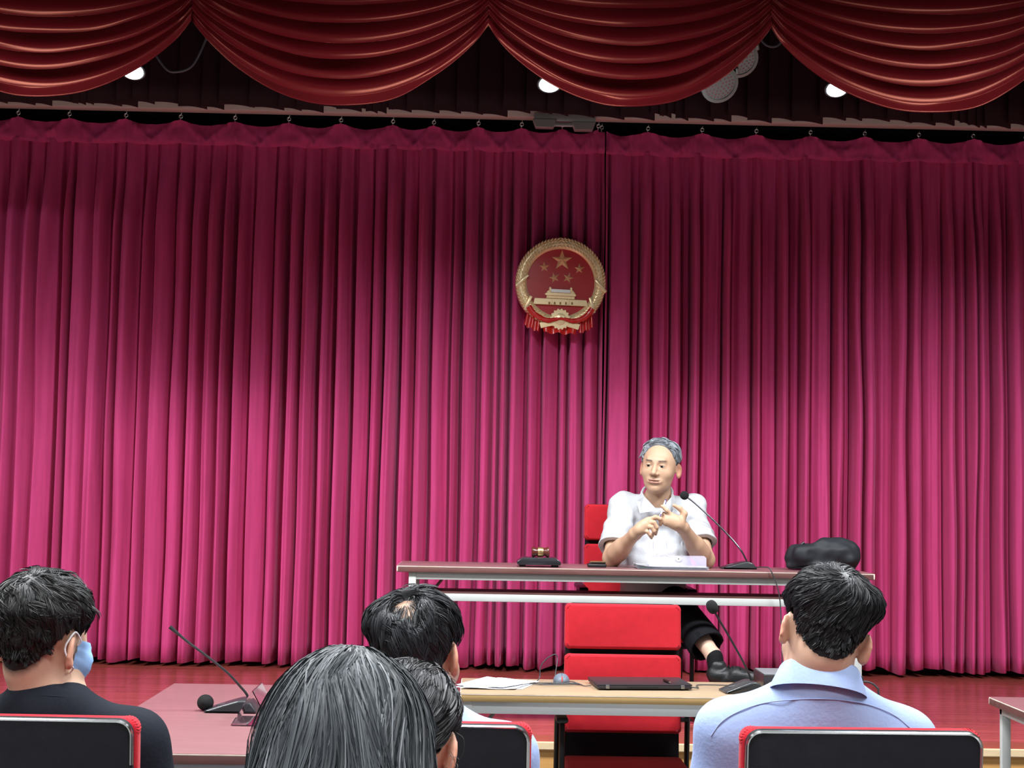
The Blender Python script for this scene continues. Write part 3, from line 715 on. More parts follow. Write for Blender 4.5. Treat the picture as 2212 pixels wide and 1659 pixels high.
def FL(px, py, dy=0.0):
    q = at(px, py, 7.15 + dy); return (q[0] - t.location[0], dy, max(0.0135, q[2] - TZ))
fl = [FL(1402, 1227), FL(1526, 1229), FL(1526, 1206, 0.03), FL(1521, 1201, 0.035), FL(1412, 1200, 0.035), FL(1406, 1203, 0.03)]
MB().raw(fl + [(v[0], v[1] + 0.0012, v[2]) for v in fl], [(0, 1, 2, 3, 4, 5), (11, 10, 9, 8, 7, 6)] + [(i, (i + 1) % 6, 6 + (i + 1) % 6, 6 + i) for i in range(6)]).build('flap', M_PLAST, t, smooth=False, recalc=True)
MB().box((-0.015, 0.115, 0.0128), (0.29, 0.21, 0.0006)).build('pocket', M_PLAST, t)
bt = FL(1466, 1207.5, 0.012)
Rx = Matrix.Rotation(pi / 2, 3, 'X')
MB().lathe([(0.003, 0.0), (0.003, 0.004), (0.0125, 0.004), (0.0125, 0.001), (0.003, 0.0)], (bt[0], bt[1] + 0.004, bt[2]), Rx, 20).build('button', mat('white_plastic', (0.85, 0.85, 0.88), 0.4), t)
MB().tube(spline([(bt[0] - 0.010, bt[1], bt[2] + 0.004), (bt[0] - 0.020, bt[1] + 0.001, bt[2] + 0.002), (bt[0] - 0.027, bt[1] - 0.002, bt[2] - 0.022)], 6), 0.0009, 5).build('string', mat('white_plastic', (0, 0, 0)), t)

# ------------------------------------------------------------------ things on the beige table
c = [onz(1272, 1467.7, HZ + 0.02), onz(1479, 1468.7, HZ + 0.02), onz(1491, 1480.7, HZ + 0.02), onz(1288, 1479.7, HZ + 0.02)]
lc = (c[0] + c[1] + c[2] + c[3]) / 4; ang = math.atan2(c[2][1] - c[3][1], c[2][0] - c[3][0]); lw = np.linalg.norm(c[2] - c[3]); ld = 0.235
fy = (c[2][1] + c[3][1]) / 2
M_LAP = mat('black_laptop', (0.022, 0.020, 0.024), 0.4, noise=.05)
t = thing('laptop', 'closed black laptop on the beige table, hinges towards the audience', 'laptop', (lc[0], fy + ld / 2, HZ), ang)
MB().box((0, 0, 0.0025), (lw * 0.8, ld * 0.8, 0.005)).build('rubber_feet', M_BLACKP, t)
MB().box((0, 0, 0.0105), (lw, ld, 0.011), 0.003).build('base', M_LAP, t)
MB().box((0, 0.003, 0.0195), (lw + 0.004, ld, 0.0065), 0.0025).build('lid', M_LAP, t)
for sx in (-1, 1): MB().box((sx * lw * 0.40, -ld / 2 - 0.0005, 0.0135), (0.014, 0.006, 0.014), 0.001).build('hinge', mat('hinge_metal', (0.28, 0.28, 0.28), 0.35, .8), t)
for q in range(16): MB().box((-lw * 0.18 + q * 0.0075, -ld / 2 + 0.0005, 0.0105), (0.0045, 0.003, 0.006)).build('vent_slot', mat('vent_black', (0.003, 0.003, 0.003), 0.6), t)
q = onz(1440, 1474, HZ + 0.023)
t = thing('pen', 'short dark pen lying on the laptop lid', 'pen', (q[0], q[1], HZ + 0.023))
MB().tube([(-0.006, 0.03, 0.0055), (-0.002, 0.01, 0.0055), (0.006, -0.03, 0.0055)], 0.0052, 10).build('barrel', mat('black_metal', (0, 0, 0)), t)
MB().tube([(0.006, -0.03, 0.0055), (0.0075, -0.038, 0.0055)], [0.005, 0.003], 10).build('tip', M_CHROME, t)
q = onz(1214, 1478, HZ)
t = thing('mouse', 'grey-blue computer mouse with a red wheel on the beige table', 'mouse', (q[0], q[1] + 0.05, HZ))
b = bmesh.new(); bmesh.ops.create_uvsphere(b, u_segments=28, v_segments=16, radius=1)
for v in b.verts:
    v.co = Vector((v.co.x * 0.034 * (1 - 0.12 * max(0, 0.5 - abs(v.co.y))), v.co.y * 0.055, max(-0.0, v.co.z) ** 0.75 * 0.036 if v.co.z > 0 else 0))
MB().bm(b).build('shell', mat('grey_mouse', (0.12, 0.15, 0.19), 0.45), t)
MB().box((0, -0.05, 0.019), (0.0035, 0.014, 0.020), 0.001).build('scroll_wheel', mat('red_wheel', (0.6, 0.05, 0.03), 0.4, emis=(1, 0.1, 0.05), estr=0.4), t)
MB().tube(spline([(0.0, -0.054, 0.006), (0.0, -0.048, 0.018), (0, -0.03, 0.0318), (0, 0.0, 0.0362)], 5), 0.0007, 5).build('button_gap', M_BLACKP, t)
mq = np.array([q[0], q[1], HZ])
cable('mouse_cable', 'thin dark coiled mouse cable bunched in front of the mouse', [mq + np.array(v) for v in ((0.0, -0.012, 0.008), (0.05, -0.015, 0.004), (0.07, -0.035, 0.004), (-0.03, -0.03, 0.005), (-0.09, -0.04, 0.004), (-0.05, -0.058, 0.005), (0.05, -0.05, 0.007), (0.055, -0.034, 0.009), (-0.02, -0.045, 0.01), (-0.1, -0.012, 0.005), (-0.125, -0.03, 0.004), (-0.06, -0.062, 0.005), (0.04, -0.058, 0.009))], 0.0018)
cable('laptop_cable', 'thin dark cable from the mouse to the left side of the laptop', [mq + np.array((-0.02, -0.006, 0.004)), mq + np.array((0.03, -0.006, 0.012)), mq + np.array((0.06, -0.012, 0.006)), onz(1262, 1481.5, HZ + 0.004), onz(1276, 1481, HZ + 0.008)], 0.0018)
cable('looped_cable', 'thin cable standing up in a loop left of the red armchair', [onz(1160, 1472, HZ + 0.003), at(1166, 1462, 6.1), at(1168, 1440, 6.1), at(1180, 1424, 6.1), at(1194, 1415, 6.1), at(1201, 1414, 6.1), at(1204, 1422, 6.1), at(1202, 1440, 6.08), at(1199, 1462, 6.06), onz(1198, 1476, HZ + 0.003)], 0.0022)
cable('power_cable', 'thin dark cable from the laptop to the microphone base', [onz(1490, 1484, HZ + 0.008), onz(1508, 1486, HZ + 0.006), onz(1506, 1480, HZ + 0.004), onz(1540, 1479.5, HZ + 0.003), onz(1580, 1481, HZ + 0.003), onz(1600, 1483, HZ + 0.003)], 0.0022)
# white sheets at the left end of the beige table
t = thing('paper_sheets', 'loose white sheets at the left end of the beige table', 'paper', (onz(1070, 1480, HZ)[0], onz(1070, 1480, HZ)[1], HZ))
L0 = np.array(t.location)
for q, pg in enumerate([[(980, 1484), (1058, 1464), (1166, 1471), (1128, 1489)], [(992, 1487), (1075, 1465), (1160, 1473), (1112, 1489)], [(984, 1481), (1052, 1463), (1164, 1474), (1085, 1487)]]):
    zq = HZ + 0.0015 + 0.0016 * q
    P4 = [onz(*pp, zq) - L0 for pp in pg]; g = np.zeros((6, 10, 3))
    for i in range(6):
        for j in range(10):
            u, v = j / 9, i / 5
            g[i, j] = (P4[0] * (1 - u) + P4[3] * u) * (1 - v) + (P4[1] * (1 - u) + P4[2] * u) * v + np.array([0, 0, 0.004 * math.sin(3 * u + q) ** 2 * (1 if q else 0)])
    MB().grid(g).build('sheet', M_PAPER, t, angle=180)
p0 = onz(1640, 1480, HZ)
t = thing('control_box', 'flat dark conference control box with a plug on the beige table', 'control box', (at(1748, 1470, 6.0)[0], 6.03, HZ))
MB().box((0, 0, 0.032), (0.385, 0.22, 0.056), 0.004).build('case', mat('control_case', (0.03, 0.028, 0.03), 0.35, coat=.3), t)
MB().box((0, 0, 0.0605), (0.375, 0.21, 0.003), 0.001).build('top_plate', mat('grey_top', (0.22, 0.23, 0.25), 0.35, 0.3), t)
for sx in (-1, 1): MB().box((sx * 0.16, -0.07, 0.002), (0.03, 0.03, 0.004)).build('foot', M_BLACKP, t)
MB().tube([(0.19, -0.02, 0.03), (0.21, -0.02, 0.03)], 0.009, 10).build('plug', M_BLACKP, t)
bx = np.array(t.location)
cable('plug_cable', 'dark cable plugged into the control box behind the man in blue', [bx + np.array((0.208, -0.02, 0.03)), bx + np.array((0.235, -0.02, 0.028)), bx + np.array((0.262, -0.022, 0.012)), bx + np.array((0.272, -0.024, -0.02)), bx + np.array((0.275, -0.025, -0.2)), bx + np.array((0.272, -0.03, -0.73))], 0.004)

# ------------------------------------------------------------------ emblem
EY = 9.345; ek = EY / F
eo = at(1210.5, 612, EY)
em = thing('wall_emblem', 'round red and gold emblem with five stars and a gate tower on the curtain', 'emblem', eo)
def E(px, py): return ((px - 1210.5) * ek, -(py - 612) * ek)
def Z(zx, zy): return E(1090 + zx / 6.38, 490 + zy / 6.38)
M_GOLD = mat('gold_paint', (1.0, 0.81, 0.47), 0.30, 0.4, noise=0.06, nscale=30)
M_EMRED = mat('emblem_red', (0.50, 0.012, 0.018), 0.30, coat=0.5)
Rf = Matrix.Rotation(pi / 2, 3, 'X')      # lathe axis towards the viewer (-y)
MB().lathe([(0.0, 0.0), (0.215, 0.0), (0.215, 0.02), (0.0, 0.02)], (0, 0, 0), Rf, 64).build('red_field', M_EMRED, em)
MB().lathe([(73.5 * ek, 0.0), (73.5 * ek, 0.030), (77 * ek, 0.040), (88 * ek, 0.048), (96 * ek, 0.038), (98.5 * ek, 0.020), (98.5 * ek, -0.015), (73.5 * ek, 0.0)], (0, 0, 0), Rf, 96).build('wreath_ring', M_GOLD, em)
w = MB(); re = random.Random(9)
for ring, cnt, ln in ((79, 66, 0.013), (85, 72, 0.015), (91, 76, 0.015), (95.5, 80, 0.012)):
    for q in range(cnt):
        a = 2 * pi * (q + 0.5 * (ring % 2)) / cnt
        if abs(math.degrees(a) - 270) < 22: continue
        side = 1 if math.cos(a) > 0 else -1
        tilt = a + pi / 2 - side * 0.55
        R = Matrix.Rotation(-tilt, 3, 'Y')
        w.ell((ring * ek * math.cos(a), -0.042 - re.uniform(0, .004), ring * ek * math.sin(a)), (ln, 0.006, 0.0052), R, 8, 5)
w.build('wheat_grains', M_GOLD, em)
for (a, b_) in (((160, 845), (310, 690)), ((1390, 900), (1255, 740)), ((285, 1170), (360, 985)), ((1235, 1190), (1180, 990))):
    p, q = Z(*a), Z(*b_); d = Vector((q[0] - p[0], 0, q[1] - p[1])); L_ = d.length; an = math.atan2(d.z, d.x)
    MB().box(((p[0] + q[0]) / 2, -0.048, (p[1] + q[1]) / 2), (L_ * 1.08, 0.018, 0.020), 0.004, Matrix.Rotation(-an, 3, 'Y')).build('wreath_tie', M_GOLD, em)
def star(zx, zy, rad, rot, nm):
    c0 = Z(zx, zy); R1 = rad / 6.38 * ek; vs = [(c0[0], -0.020 - 0.32 * R1 - 0.006, c0[1])]; fs = []
    for q in range(10):
        a = pi / 2 + rot + q * pi / 5; r_ = R1 if q % 2 == 0 else R1 * 0.40
        vs.append((c0[0] + r_ * math.cos(a), -0.021, c0[1] + r_ * math.sin(a)))
    for q in range(10): fs.append((0, 1 + (q + 1) % 10, 1 + q))
    for q in range(10):
        v = vs[1 + q]; vs.append((v[0], -0.019, v[2]))
    for q in range(10): fs.append((1 + q, 1 + (q + 1) % 10, 11 + (q + 1) % 10, 11 + q))
    MB().raw(vs, fs).build(nm, M_GOLD, em, smooth=False, recalc=True)
star(785, 465, 148, 0, 'large_star'); star(540, 562, 76, 0.05, 'small_star'); star(1025, 577, 74, 0.0, 'small_star'); star(682, 708, 78, 0.3, 'small_star'); star(873, 708, 78, -0.3, 'small_star')
def poly_part(nm, pts, th, m, y0=-0.02, bev=0.0015, parent=em):
    pp = [Z(*p) for p in pts]
    return MB().prism(pp, th, Matrix.Translation((0, y0 - th, 0)), bev).build(nm, m, parent, smooth=False)
gt = poly_part('gate_wall', [(395, 1085), (412, 1000), (1130, 1020), (1150, 1105)], 0.022, M_GOLD)
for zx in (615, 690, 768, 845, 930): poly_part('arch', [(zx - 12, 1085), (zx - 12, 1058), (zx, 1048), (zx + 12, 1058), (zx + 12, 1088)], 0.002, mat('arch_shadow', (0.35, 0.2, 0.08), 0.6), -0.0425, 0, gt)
for zx in (645, 882): poly_part('column', [(zx - 10, 1085), (zx - 10, 1012), (zx + 10, 1012), (zx + 10, 1087)], 0.006, M_GOLD, -0.042, 0.001, gt)
hl = poly_part('gate_hall', [(572, 1000), (580, 955), (965, 965), (972, 1010)], 0.016, M_GOLD)
for q in range(9): poly_part('pillar', [(590 + q * 45, 998 + q), (590 + q * 45, 962 + q), (604 + q * 45, 962 + q), (604 + q * 45, 999 + q)], 0.005, M_GOLD, -0.037, 0.001, hl)
poly_part('lower_roof', [(548, 940), (580, 922), (965, 930), (988, 955), (975, 972), (565, 962)], 0.026, M_GOLD)
poly_part('upper_roof', [(578, 908), (615, 880), (935, 885), (972, 925), (960, 942), (590, 932)], 0.022, M_GOLD)
poly_part('roof_plate', [(628, 918), (640, 872), (905, 880), (912, 928)], 0.028, mat('pale_roof', (0.85, 0.85, 0.82), 0.25, 0.6))
for zx in (625, 915): poly_part('roof_end', [(zx - 14, 905), (zx - 16, 855), (zx, 842), (zx + 16, 858), (zx + 14, 908)], 0.03, M_GOLD)
# gear
c0 = Z(768, 1295); pts = []
for q in range(64):
    a = 2 * pi * q / 64; r_ = (150 if (q // 2) % 2 else 133) / 6.38 * ek; pts.append((c0[0] + r_ * math.cos(a) * 0.95, c0[1] + r_ * math.sin(a)))
gr = MB().prism(pts, 0.03, Matrix.Translation((0, -0.062, 0)), 0.0015).build('gear', M_GOLD, em, smooth=False)
MB().lathe([(0.036, 0.0), (0.035, 0.004), (0.030, 0.006), (0.012, 0.009), (0.0, 0.010)], (c0[0], -0.062, c0[1]), Rf, 40).build('gear_hub', M_GOLD, gr)
# wheat stalks crossing at the bottom
for pts in ([(480, 1345), (640, 1330), (700, 1375), (505, 1425)], [(1045, 1360), (890, 1340), (830, 1385), (1020, 1440)]): poly_part('stalk_fan', pts, 0.025, M_GOLD, -0.035)
# red ribbon
def ribbon(pts, wd):
    C = spline([np.array([Z(*p)[0], -0.086, Z(*p)[1]]) for p in pts], 10); n = len(C); P = np.zeros((5, n, 3))
    for j in range(n):
        tv = C[min(j + 1, n - 1)] - C[max(j - 1, 0)]; nn = np.array([-tv[2], 0, tv[0]]); nn /= np.linalg.norm(nn) + 1e-9
        for i, s_ in enumerate(np.linspace(-1, 1, 5)):
            P[i, j] = C[j] + nn * s_ * wd[min(j * len(wd) // n, len(wd) - 1)] + np.array([0, 0.012 * s_ * s_ - 0.004 * math.sin(6 * s_ + j * .4), 0])
    return P
M_RIB = mat('ribbon_red', (0.60, 0.018, 0.015), 0.28, coat=0.5)
rb_ = MB(); rb_.grid(ribbon([(330, 1130), (390, 1215), (480, 1275), (590, 1315), (700, 1300), (770, 1290), (850, 1300), (950, 1318), (1070, 1285), (1160, 1215), (1205, 1140)], [0.018, 0.016, 0.014, 0.011, 0.008, 0.011, 0.014, 0.016, 0.018]))
rb_.build('ribbon_band', M_RIB, em, angle=180)
def tail(top, bot, nm):
    n = 25; T = [np.array(Z(*p)) for p in top]; B_ = [np.array(Z(*p)) for p in bot]; P = np.zeros((5, n, 3))
    for i in range(5):
        f = i / 4
        for j in range(n):
            u = j / (n - 1); tp = T[0] * (1 - u) + T[1] * u; bp = B_[0] * (1 - u) + B_[1] * u; c_ = tp * (1 - f) + bp * f
            P[i, j] = (c_[0], -0.035 - 0.014 * math.sin(u * 5 * pi) - 0.01 * f, c_[1] + (0.006 * math.sin(u * 5 * pi + 1) if i == 4 else 0))
    MB().grid(P).build(nm, M_RIB, em, angle=180)
tail([(310, 1180), (500, 1260)], [(268, 1385), (480, 1478)], 'ribbon_tail'); tail([(1030, 1270), (1215, 1190)], [(1030, 1495), (1232, 1400)], 'ribbon_tail'); tail([(520, 1340), (1010, 1350)], [(545, 1480), (985, 1500)], 'ribbon_tail')
MB().lathe([(0.0, 0.0), (0.12, 0.0), (0.10, -0.09), (0.0, -0.09)], (0, 0.0, 0.03), Rf, 24).build('wall_spacer', M_BLACKP, em)
# ------------------------------------------------------------------ implicit-surface tools for bodies, cloth and hair
class Vol:
    def __init__(s, lo, hi, h):
        s.lo = np.asarray(lo, dtype=float); s.h = h
        s.n = np.ceil((np.asarray(hi) - s.lo) / h).astype(int) + 1
        s.D = np.full(s.n, 0.08, dtype=np.float32)
    def block(s, lo, hi):
        a = np.clip(np.floor((np.asarray(lo) - s.lo) / s.h).astype(int), 0, s.n); b = np.clip(np.ceil((np.asarray(hi) - s.lo) / s.h).astype(int) + 1, 0, s.n)
        if np.any(b <= a): return None
        ax = [(s.lo[i] + s.h * np.arange(a[i], b[i])).astype(np.float32) for i in range(3)]
        return tuple(slice(a[i], b[i]) for i in range(3)), ax[0][:, None, None], ax[1][None, :, None], ax[2][None, None, :]
    def put(s, d, sl, k, mode='add'):
        o = s.D[sl]
        if mode == 'add':
            if k > 0: hh = np.maximum(k - np.abs(o - d), 0) / k; s.D[sl] = np.minimum(o, d) - hh * hh * k / 4
            else: s.D[sl] = np.minimum(o, d)
        else:
            d = -d
            if k > 0: hh = np.maximum(k - np.abs(o - d), 0) / k; s.D[sl] = np.maximum(o, d) + hh * hh * k / 4
            else: s.D[sl] = np.maximum(o, d)
    def cap(s, a, b, ra, rb=None, k=0.02, mode='add', plane=None):
        a = np.asarray(a, float); b = np.asarray(b, float); rb = ra if rb is None else rb; m = max(ra, rb) + k + 0.02
        B = s.block(np.minimum(a, b) - m, np.maximum(a, b) + m)
        if B is None: return s
        sl, X, Y, Z_ = B; ba = b - a; L2 = float(ba.dot(ba)) + 1e-12
        t = np.clip(((X - a[0]) * ba[0] + (Y - a[1]) * ba[1] + (Z_ - a[2]) * ba[2]) / L2, 0, 1)
        d = np.sqrt((X - a[0] - t * ba[0]) ** 2 + (Y - a[1] - t * ba[1]) ** 2 + (Z_ - a[2] - t * ba[2]) ** 2) - (ra + (rb - ra) * t)
        if plane is not None:
            p0, nn = plane; d = np.maximum(d, (X - p0[0]) * nn[0] + (Y - p0[1]) * nn[1] + (Z_ - p0[2]) * nn[2])
        s.put(d, sl, k, mode); return s
    def path(s, pts, rs, k=0.01, **kw):
        for i in range(len(pts) - 1): s.cap(pts[i], pts[i + 1], rs[i], rs[i + 1], k, **kw)
        return s
    def ell(s, c, r, M=None, k=0.02, mode='add'):
        """ellipsoid in the frame M (4x4 numpy, rotation + translation)"""
        c = np.asarray(c, float); r = np.asarray(r, float); M = np.eye(4) if M is None else M
        cw = M[:3, :3] @ c + M[:3, 3]; m = r.max() + k + 0.02
        B = s.block(cw - m, cw + m)
        if B is None: return s
        sl, X, Y, Z_ = B; R = M[:3, :3]
        x = (X - cw[0]) * R[0, 0] + (Y - cw[1]) * R[1, 0] + (Z_ - cw[2]) * R[2, 0]
        y = (X - cw[0]) * R[0, 1] + (Y - cw[1]) * R[1, 1] + (Z_ - cw[2]) * R[2, 1]
        z = (X - cw[0]) * R[0, 2] + (Y - cw[1]) * R[1, 2] + (Z_ - cw[2]) * R[2, 2]
        k0 = np.sqrt((x / r[0]) ** 2 + (y / r[1]) ** 2 + (z / r[2]) ** 2); k1 = np.sqrt((x / r[0] ** 2) ** 2 + (y / r[1] ** 2) ** 2 + (z / r[2] ** 2) ** 2) + 1e-9
        s.put(k0 * (k0 - 1) / k1, sl, k, mode); return s
    def wrinkle(s, amp, scale, seed, stretch=(1, 1, 1)):
        r = np.random.default_rng(seed); X = (s.lo[0] + s.h * np.arange(s.n[0]))[:, None, None]; Y = (s.lo[1] + s.h * np.arange(s.n[1]))[None, :, None]; Z_ = (s.lo[2] + s.h * np.arange(s.n[2]))[None, None, :]
        N = np.zeros(s.n, dtype=np.float32)
        for q in range(5):
            d = r.standard_normal(3); d /= np.linalg.norm(d); d = d * np.array(stretch) / scale * r.uniform(0.7, 1.5); ph = r.uniform(0, 6)
            d2 = r.standard_normal(3) / scale * 0.5
            N += (np.sin((X * d[0] + Y * d[1] + Z_ * d[2]) + 1.3 * np.sin(X * d2[0] + Y * d2[1] + Z_ * d2[2] + ph) + ph)).astype(np.float32)
        s.D += (amp * 0.45 * N).astype(np.float32); return s
    def sample(s, P):
        q = (np.asarray(P) - s.lo) / s.h; q = np.clip(q, 0, s.n - 1.001); i = q.astype(int); f = q - i
        o = 0
        for dx in (0, 1):
            for dy in (0, 1):
                for dz in (0, 1):
                    w = (f[..., 0] if dx else 1 - f[..., 0]) * (f[..., 1] if dy else 1 - f[..., 1]) * (f[..., 2] if dz else 1 - f[..., 2])
                    o = o + w * s.D[i[..., 0] + dx, i[..., 1] + dy, i[..., 2] + dz]
        return o
    def grad(s, P):
        e = s.h; g = np.stack([s.sample(P + np.eye(3)[i] * e) - s.sample(P - np.eye(3)[i] * e) for i in range(3)], -1)
        return g / (np.linalg.norm(g, axis=-1, keepdims=True) + 1e-9)
    def hit(s, px, py, y0, y1):
        """first surface point on the line of sight between two depths"""
        ys = np.linspace(y0, y1, 400); d = ray(px, py); P = CAM + d[None] * ys[:, None]; v = s.sample(P); j = np.argmax(v < 0)
        return P[j] if v[j] < 0 else None
    def mesh(s, smooth=1):
        D = s.D; S_ = D < 0
        c8 = [(i, j, k) for i in (0, 1) for j in (0, 1) for k in (0, 1)]
        nx, ny, nz = [m - 1 for m in D.shape]
        cnt = np.zeros((nx, ny, nz), dtype=np.int8)
        for (i, j, k) in c8: cnt += S_[i:i + nx, j:j + ny, k:k + nz]
        act = (cnt > 0) & (cnt < 8); I = np.argwhere(act); idx = np.full(act.shape, -1, dtype=np.int32); idx[act] = np.arange(len(I))
        val = {c: D[I[:, 0] + c[0], I[:, 1] + c[1], I[:, 2] + c[2]] for c in c8}
        acc = np.zeros((len(I), 3)); n = np.zeros(len(I))
        for a in c8:
            for ax in range(3):
                if a[ax] == 0:
                    b = list(a); b[ax] = 1; b = tuple(b); da, db = val[a], val[b]; m = (da < 0) != (db < 0)
                    t = np.where(m, da / np.where(m, da - db, 1), 0); p = np.tile(np.array(a, float), (len(I), 1)); p[:, ax] += t
                    acc += p * m[:, None]; n += m
        V = (I + acc / n[:, None]) * s.h + s.lo
        Q = []
        for ax in range(3):
            sa = [slice(None)] * 3; sb = [slice(None)] * 3; sa[ax] = slice(0, -1); sb[ax] = slice(1, None)
            e = S_[tuple(sa)] != S_[tuple(sb)]; E_ = np.argwhere(e); o1, o2 = [(1, 2), (2, 0), (0, 1)][ax]
            ok = (E_[:, o1] > 0) & (E_[:, o2] > 0) & (E_[:, o1] < D.shape[o1] - 1) & (E_[:, o2] < D.shape[o2] - 1); E_ = E_[ok]
            ins = S_[E_[:, 0], E_[:, 1], E_[:, 2]]
            def cell(d1, d2):
                c = E_.copy(); c[:, o1] += d1; c[:, o2] += d2; return idx[c[:, 0], c[:, 1], c[:, 2]]
            q = np.stack([cell(-1, -1), cell(0, -1), cell(0, 0), cell(-1, 0)], 1); q[~ins] = q[~ins][:, ::-1]; Q.append(q)
        Q = np.concatenate(Q); Q = Q[(Q >= 0).all(1)]
        for _ in range(smooth):
            A = np.zeros_like(V); c = np.zeros(len(V))
            for a in range(4):
                b = (a + 1) % 4
                np.add.at(A, Q[:, a], V[Q[:, b]]); np.add.at(c, Q[:, a], 1); np.add.at(A, Q[:, b], V[Q[:, a]]); np.add.at(c, Q[:, b], 1)
            V = V * 0.5 + 0.5 * A / np.maximum(c, 1)[:, None]
        return V, Q
def M4(loc, R):
    M = np.eye(4); M[:3, :3] = np.array(R.to_3x3() if hasattr(R, 'to_3x3') else R); M[:3, 3] = loc; return M
def xf(M, p): return (np.asarray(p, float) @ M[:3, :3].T) + M[:3, 3]
def inv(M, p): return (np.asarray(p, float) - M[:3, 3]) @ M[:3, :3]
def interp_az(tab, az): return np.interp(np.degrees(np.abs(az)), [t[0] for t in tab], [t[1] for t in tab])
HC = np.array([0, -0.015, 0.035])
def dirs(L):
    d = L - HC; r = np.linalg.norm(d, axis=-1) + 1e-9; return np.arctan2(d[..., 0], d[..., 1]), np.degrees(np.arcsin(np.clip(d[..., 2] / r, -1, 1))), d / r[..., None]
LINE_MAN = [(0, 46), (25, 42), (45, 30), (58, 14), (68, -4), (78, -8), (84, 3), (100, 4), (112, -14), (122, -32), (140, -46), (160, -52), (180, -54)]

def head(v, M, face=False, ears=True, s=1.0):
    s = np.array((s, 1, 1))
    v.ell((0, -0.015, 0.035), np.array((0.077, 0.098, 0.086)) * s, M, 0.01)
    v.ell((0, 0.022, -0.025), np.array((0.066, 0.075, 0.088)) * s, M, 0.04)
    v.ell((0, 0.036, -0.080), np.array((0.052, 0.050, 0.042)) * s, M, 0.03)
    v.ell((0, 0.070, -0.108), np.array((0.020, 0.015, 0.014)) * s, M, 0.03)
    for q in (-1, 1):
        v.ell((q * 0.046, 0.055, -0.030), (0.024, 0.024, 0.022), M, 0.03)
    if face:
        v.cap(xf(M, (0, 0.093, 0.008)), xf(M, (0, 0.116, -0.030)), 0.008, 0.0125, 0.016)
        v.cap(xf(M, (-0.034, 0.082, 0.030)), xf(M, (0.034, 0.082, 0.030)), 0.010, 0.010, 0.022)
        for q in (-1, 1):
            v.ell((q * 0.0145, 0.101, -0.035), (0.0095, 0.012, 0.008), M, 0.008)
            v.ell((q * 0.033, 0.102, 0.006), (0.019, 0.014, 0.011), M, 0.016, 'sub')
            v.ell((q * 0.033, 0.077, 0.005), (0.0165, 0.0165, 0.0150), M, 0.006)
            v.ell((q * 0.033, 0.098, 0.0030), (0.0140, 0.016, 0.0043), M, 0.002, 'sub')
            v.ell((q * 0.0085, 0.106, -0.0435), (0.004, 0.006, 0.003), M, 0.003, 'sub')
            v.cap(xf(M, (q * 0.022, 0.101, -0.040)), xf(M, (q * 0.034, 0.090, -0.066)), 0.0016, 0.0016, 0.006, 'sub')
        v.ell((0, 0.084, -0.068), (0.036, 0.018, 0.016), M, 0.014)
        v.ell((0, 0.0965, -0.0630), (0.027, 0.008, 0.0042), M, 0.004)
        v.ell((0, 0.0955, -0.0755), (0.024, 0.008, 0.0052), M, 0.004)
        v.ell((0.001, 0.108, -0.0690), (0.0250, 0.013, 0.0030), M, 0.002, 'sub')
        for q in (-1, 1): v.cap(xf(M, (q * 0.020, 0.100, -0.0690)), xf(M, (q * 0.031, 0.092, -0.0655)), 0.0028, 0.0018, 0.003, 'sub')
        v.ell((0, 0.096, -0.089), (0.018, 0.006, 0.005), M, 0.008, 'sub')
    if ears:
        for q in (-1, 1):
            R = Matrix.Rotation(q * math.radians(30), 3, 'Z') @ Matrix.Rotation(math.radians(-12), 3, 'X')
            ME = M @ M4((q * 0.082 * s[0], -0.012, -0.010), R)
            v.ell((0, -0.006, 0), (0.0068, 0.022, 0.035), ME, 0.008); v.ell((q * 0.001, 0.0, -0.026), (0.007, 0.011, 0.012), ME, 0.008)
            v.ell((q * 0.008, 0.002, 0.002), (0.006, 0.012, 0.020), ME, 0.004, 'sub')
def neck(v, M, base, r0=0.053, r1=0.060):
    v.cap(xf(M, (0, -0.028, -0.055)), base, r0, r1, 0.035)
SKIN = np.array((0.56, 0.33, 0.215)); SKINP = np.array((0.62, 0.33, 0.25))
M_SKIN = mat('skin', (0.6, 0.4, 0.3), 0.48, spec=0.4, attr='col', sss=0.06)
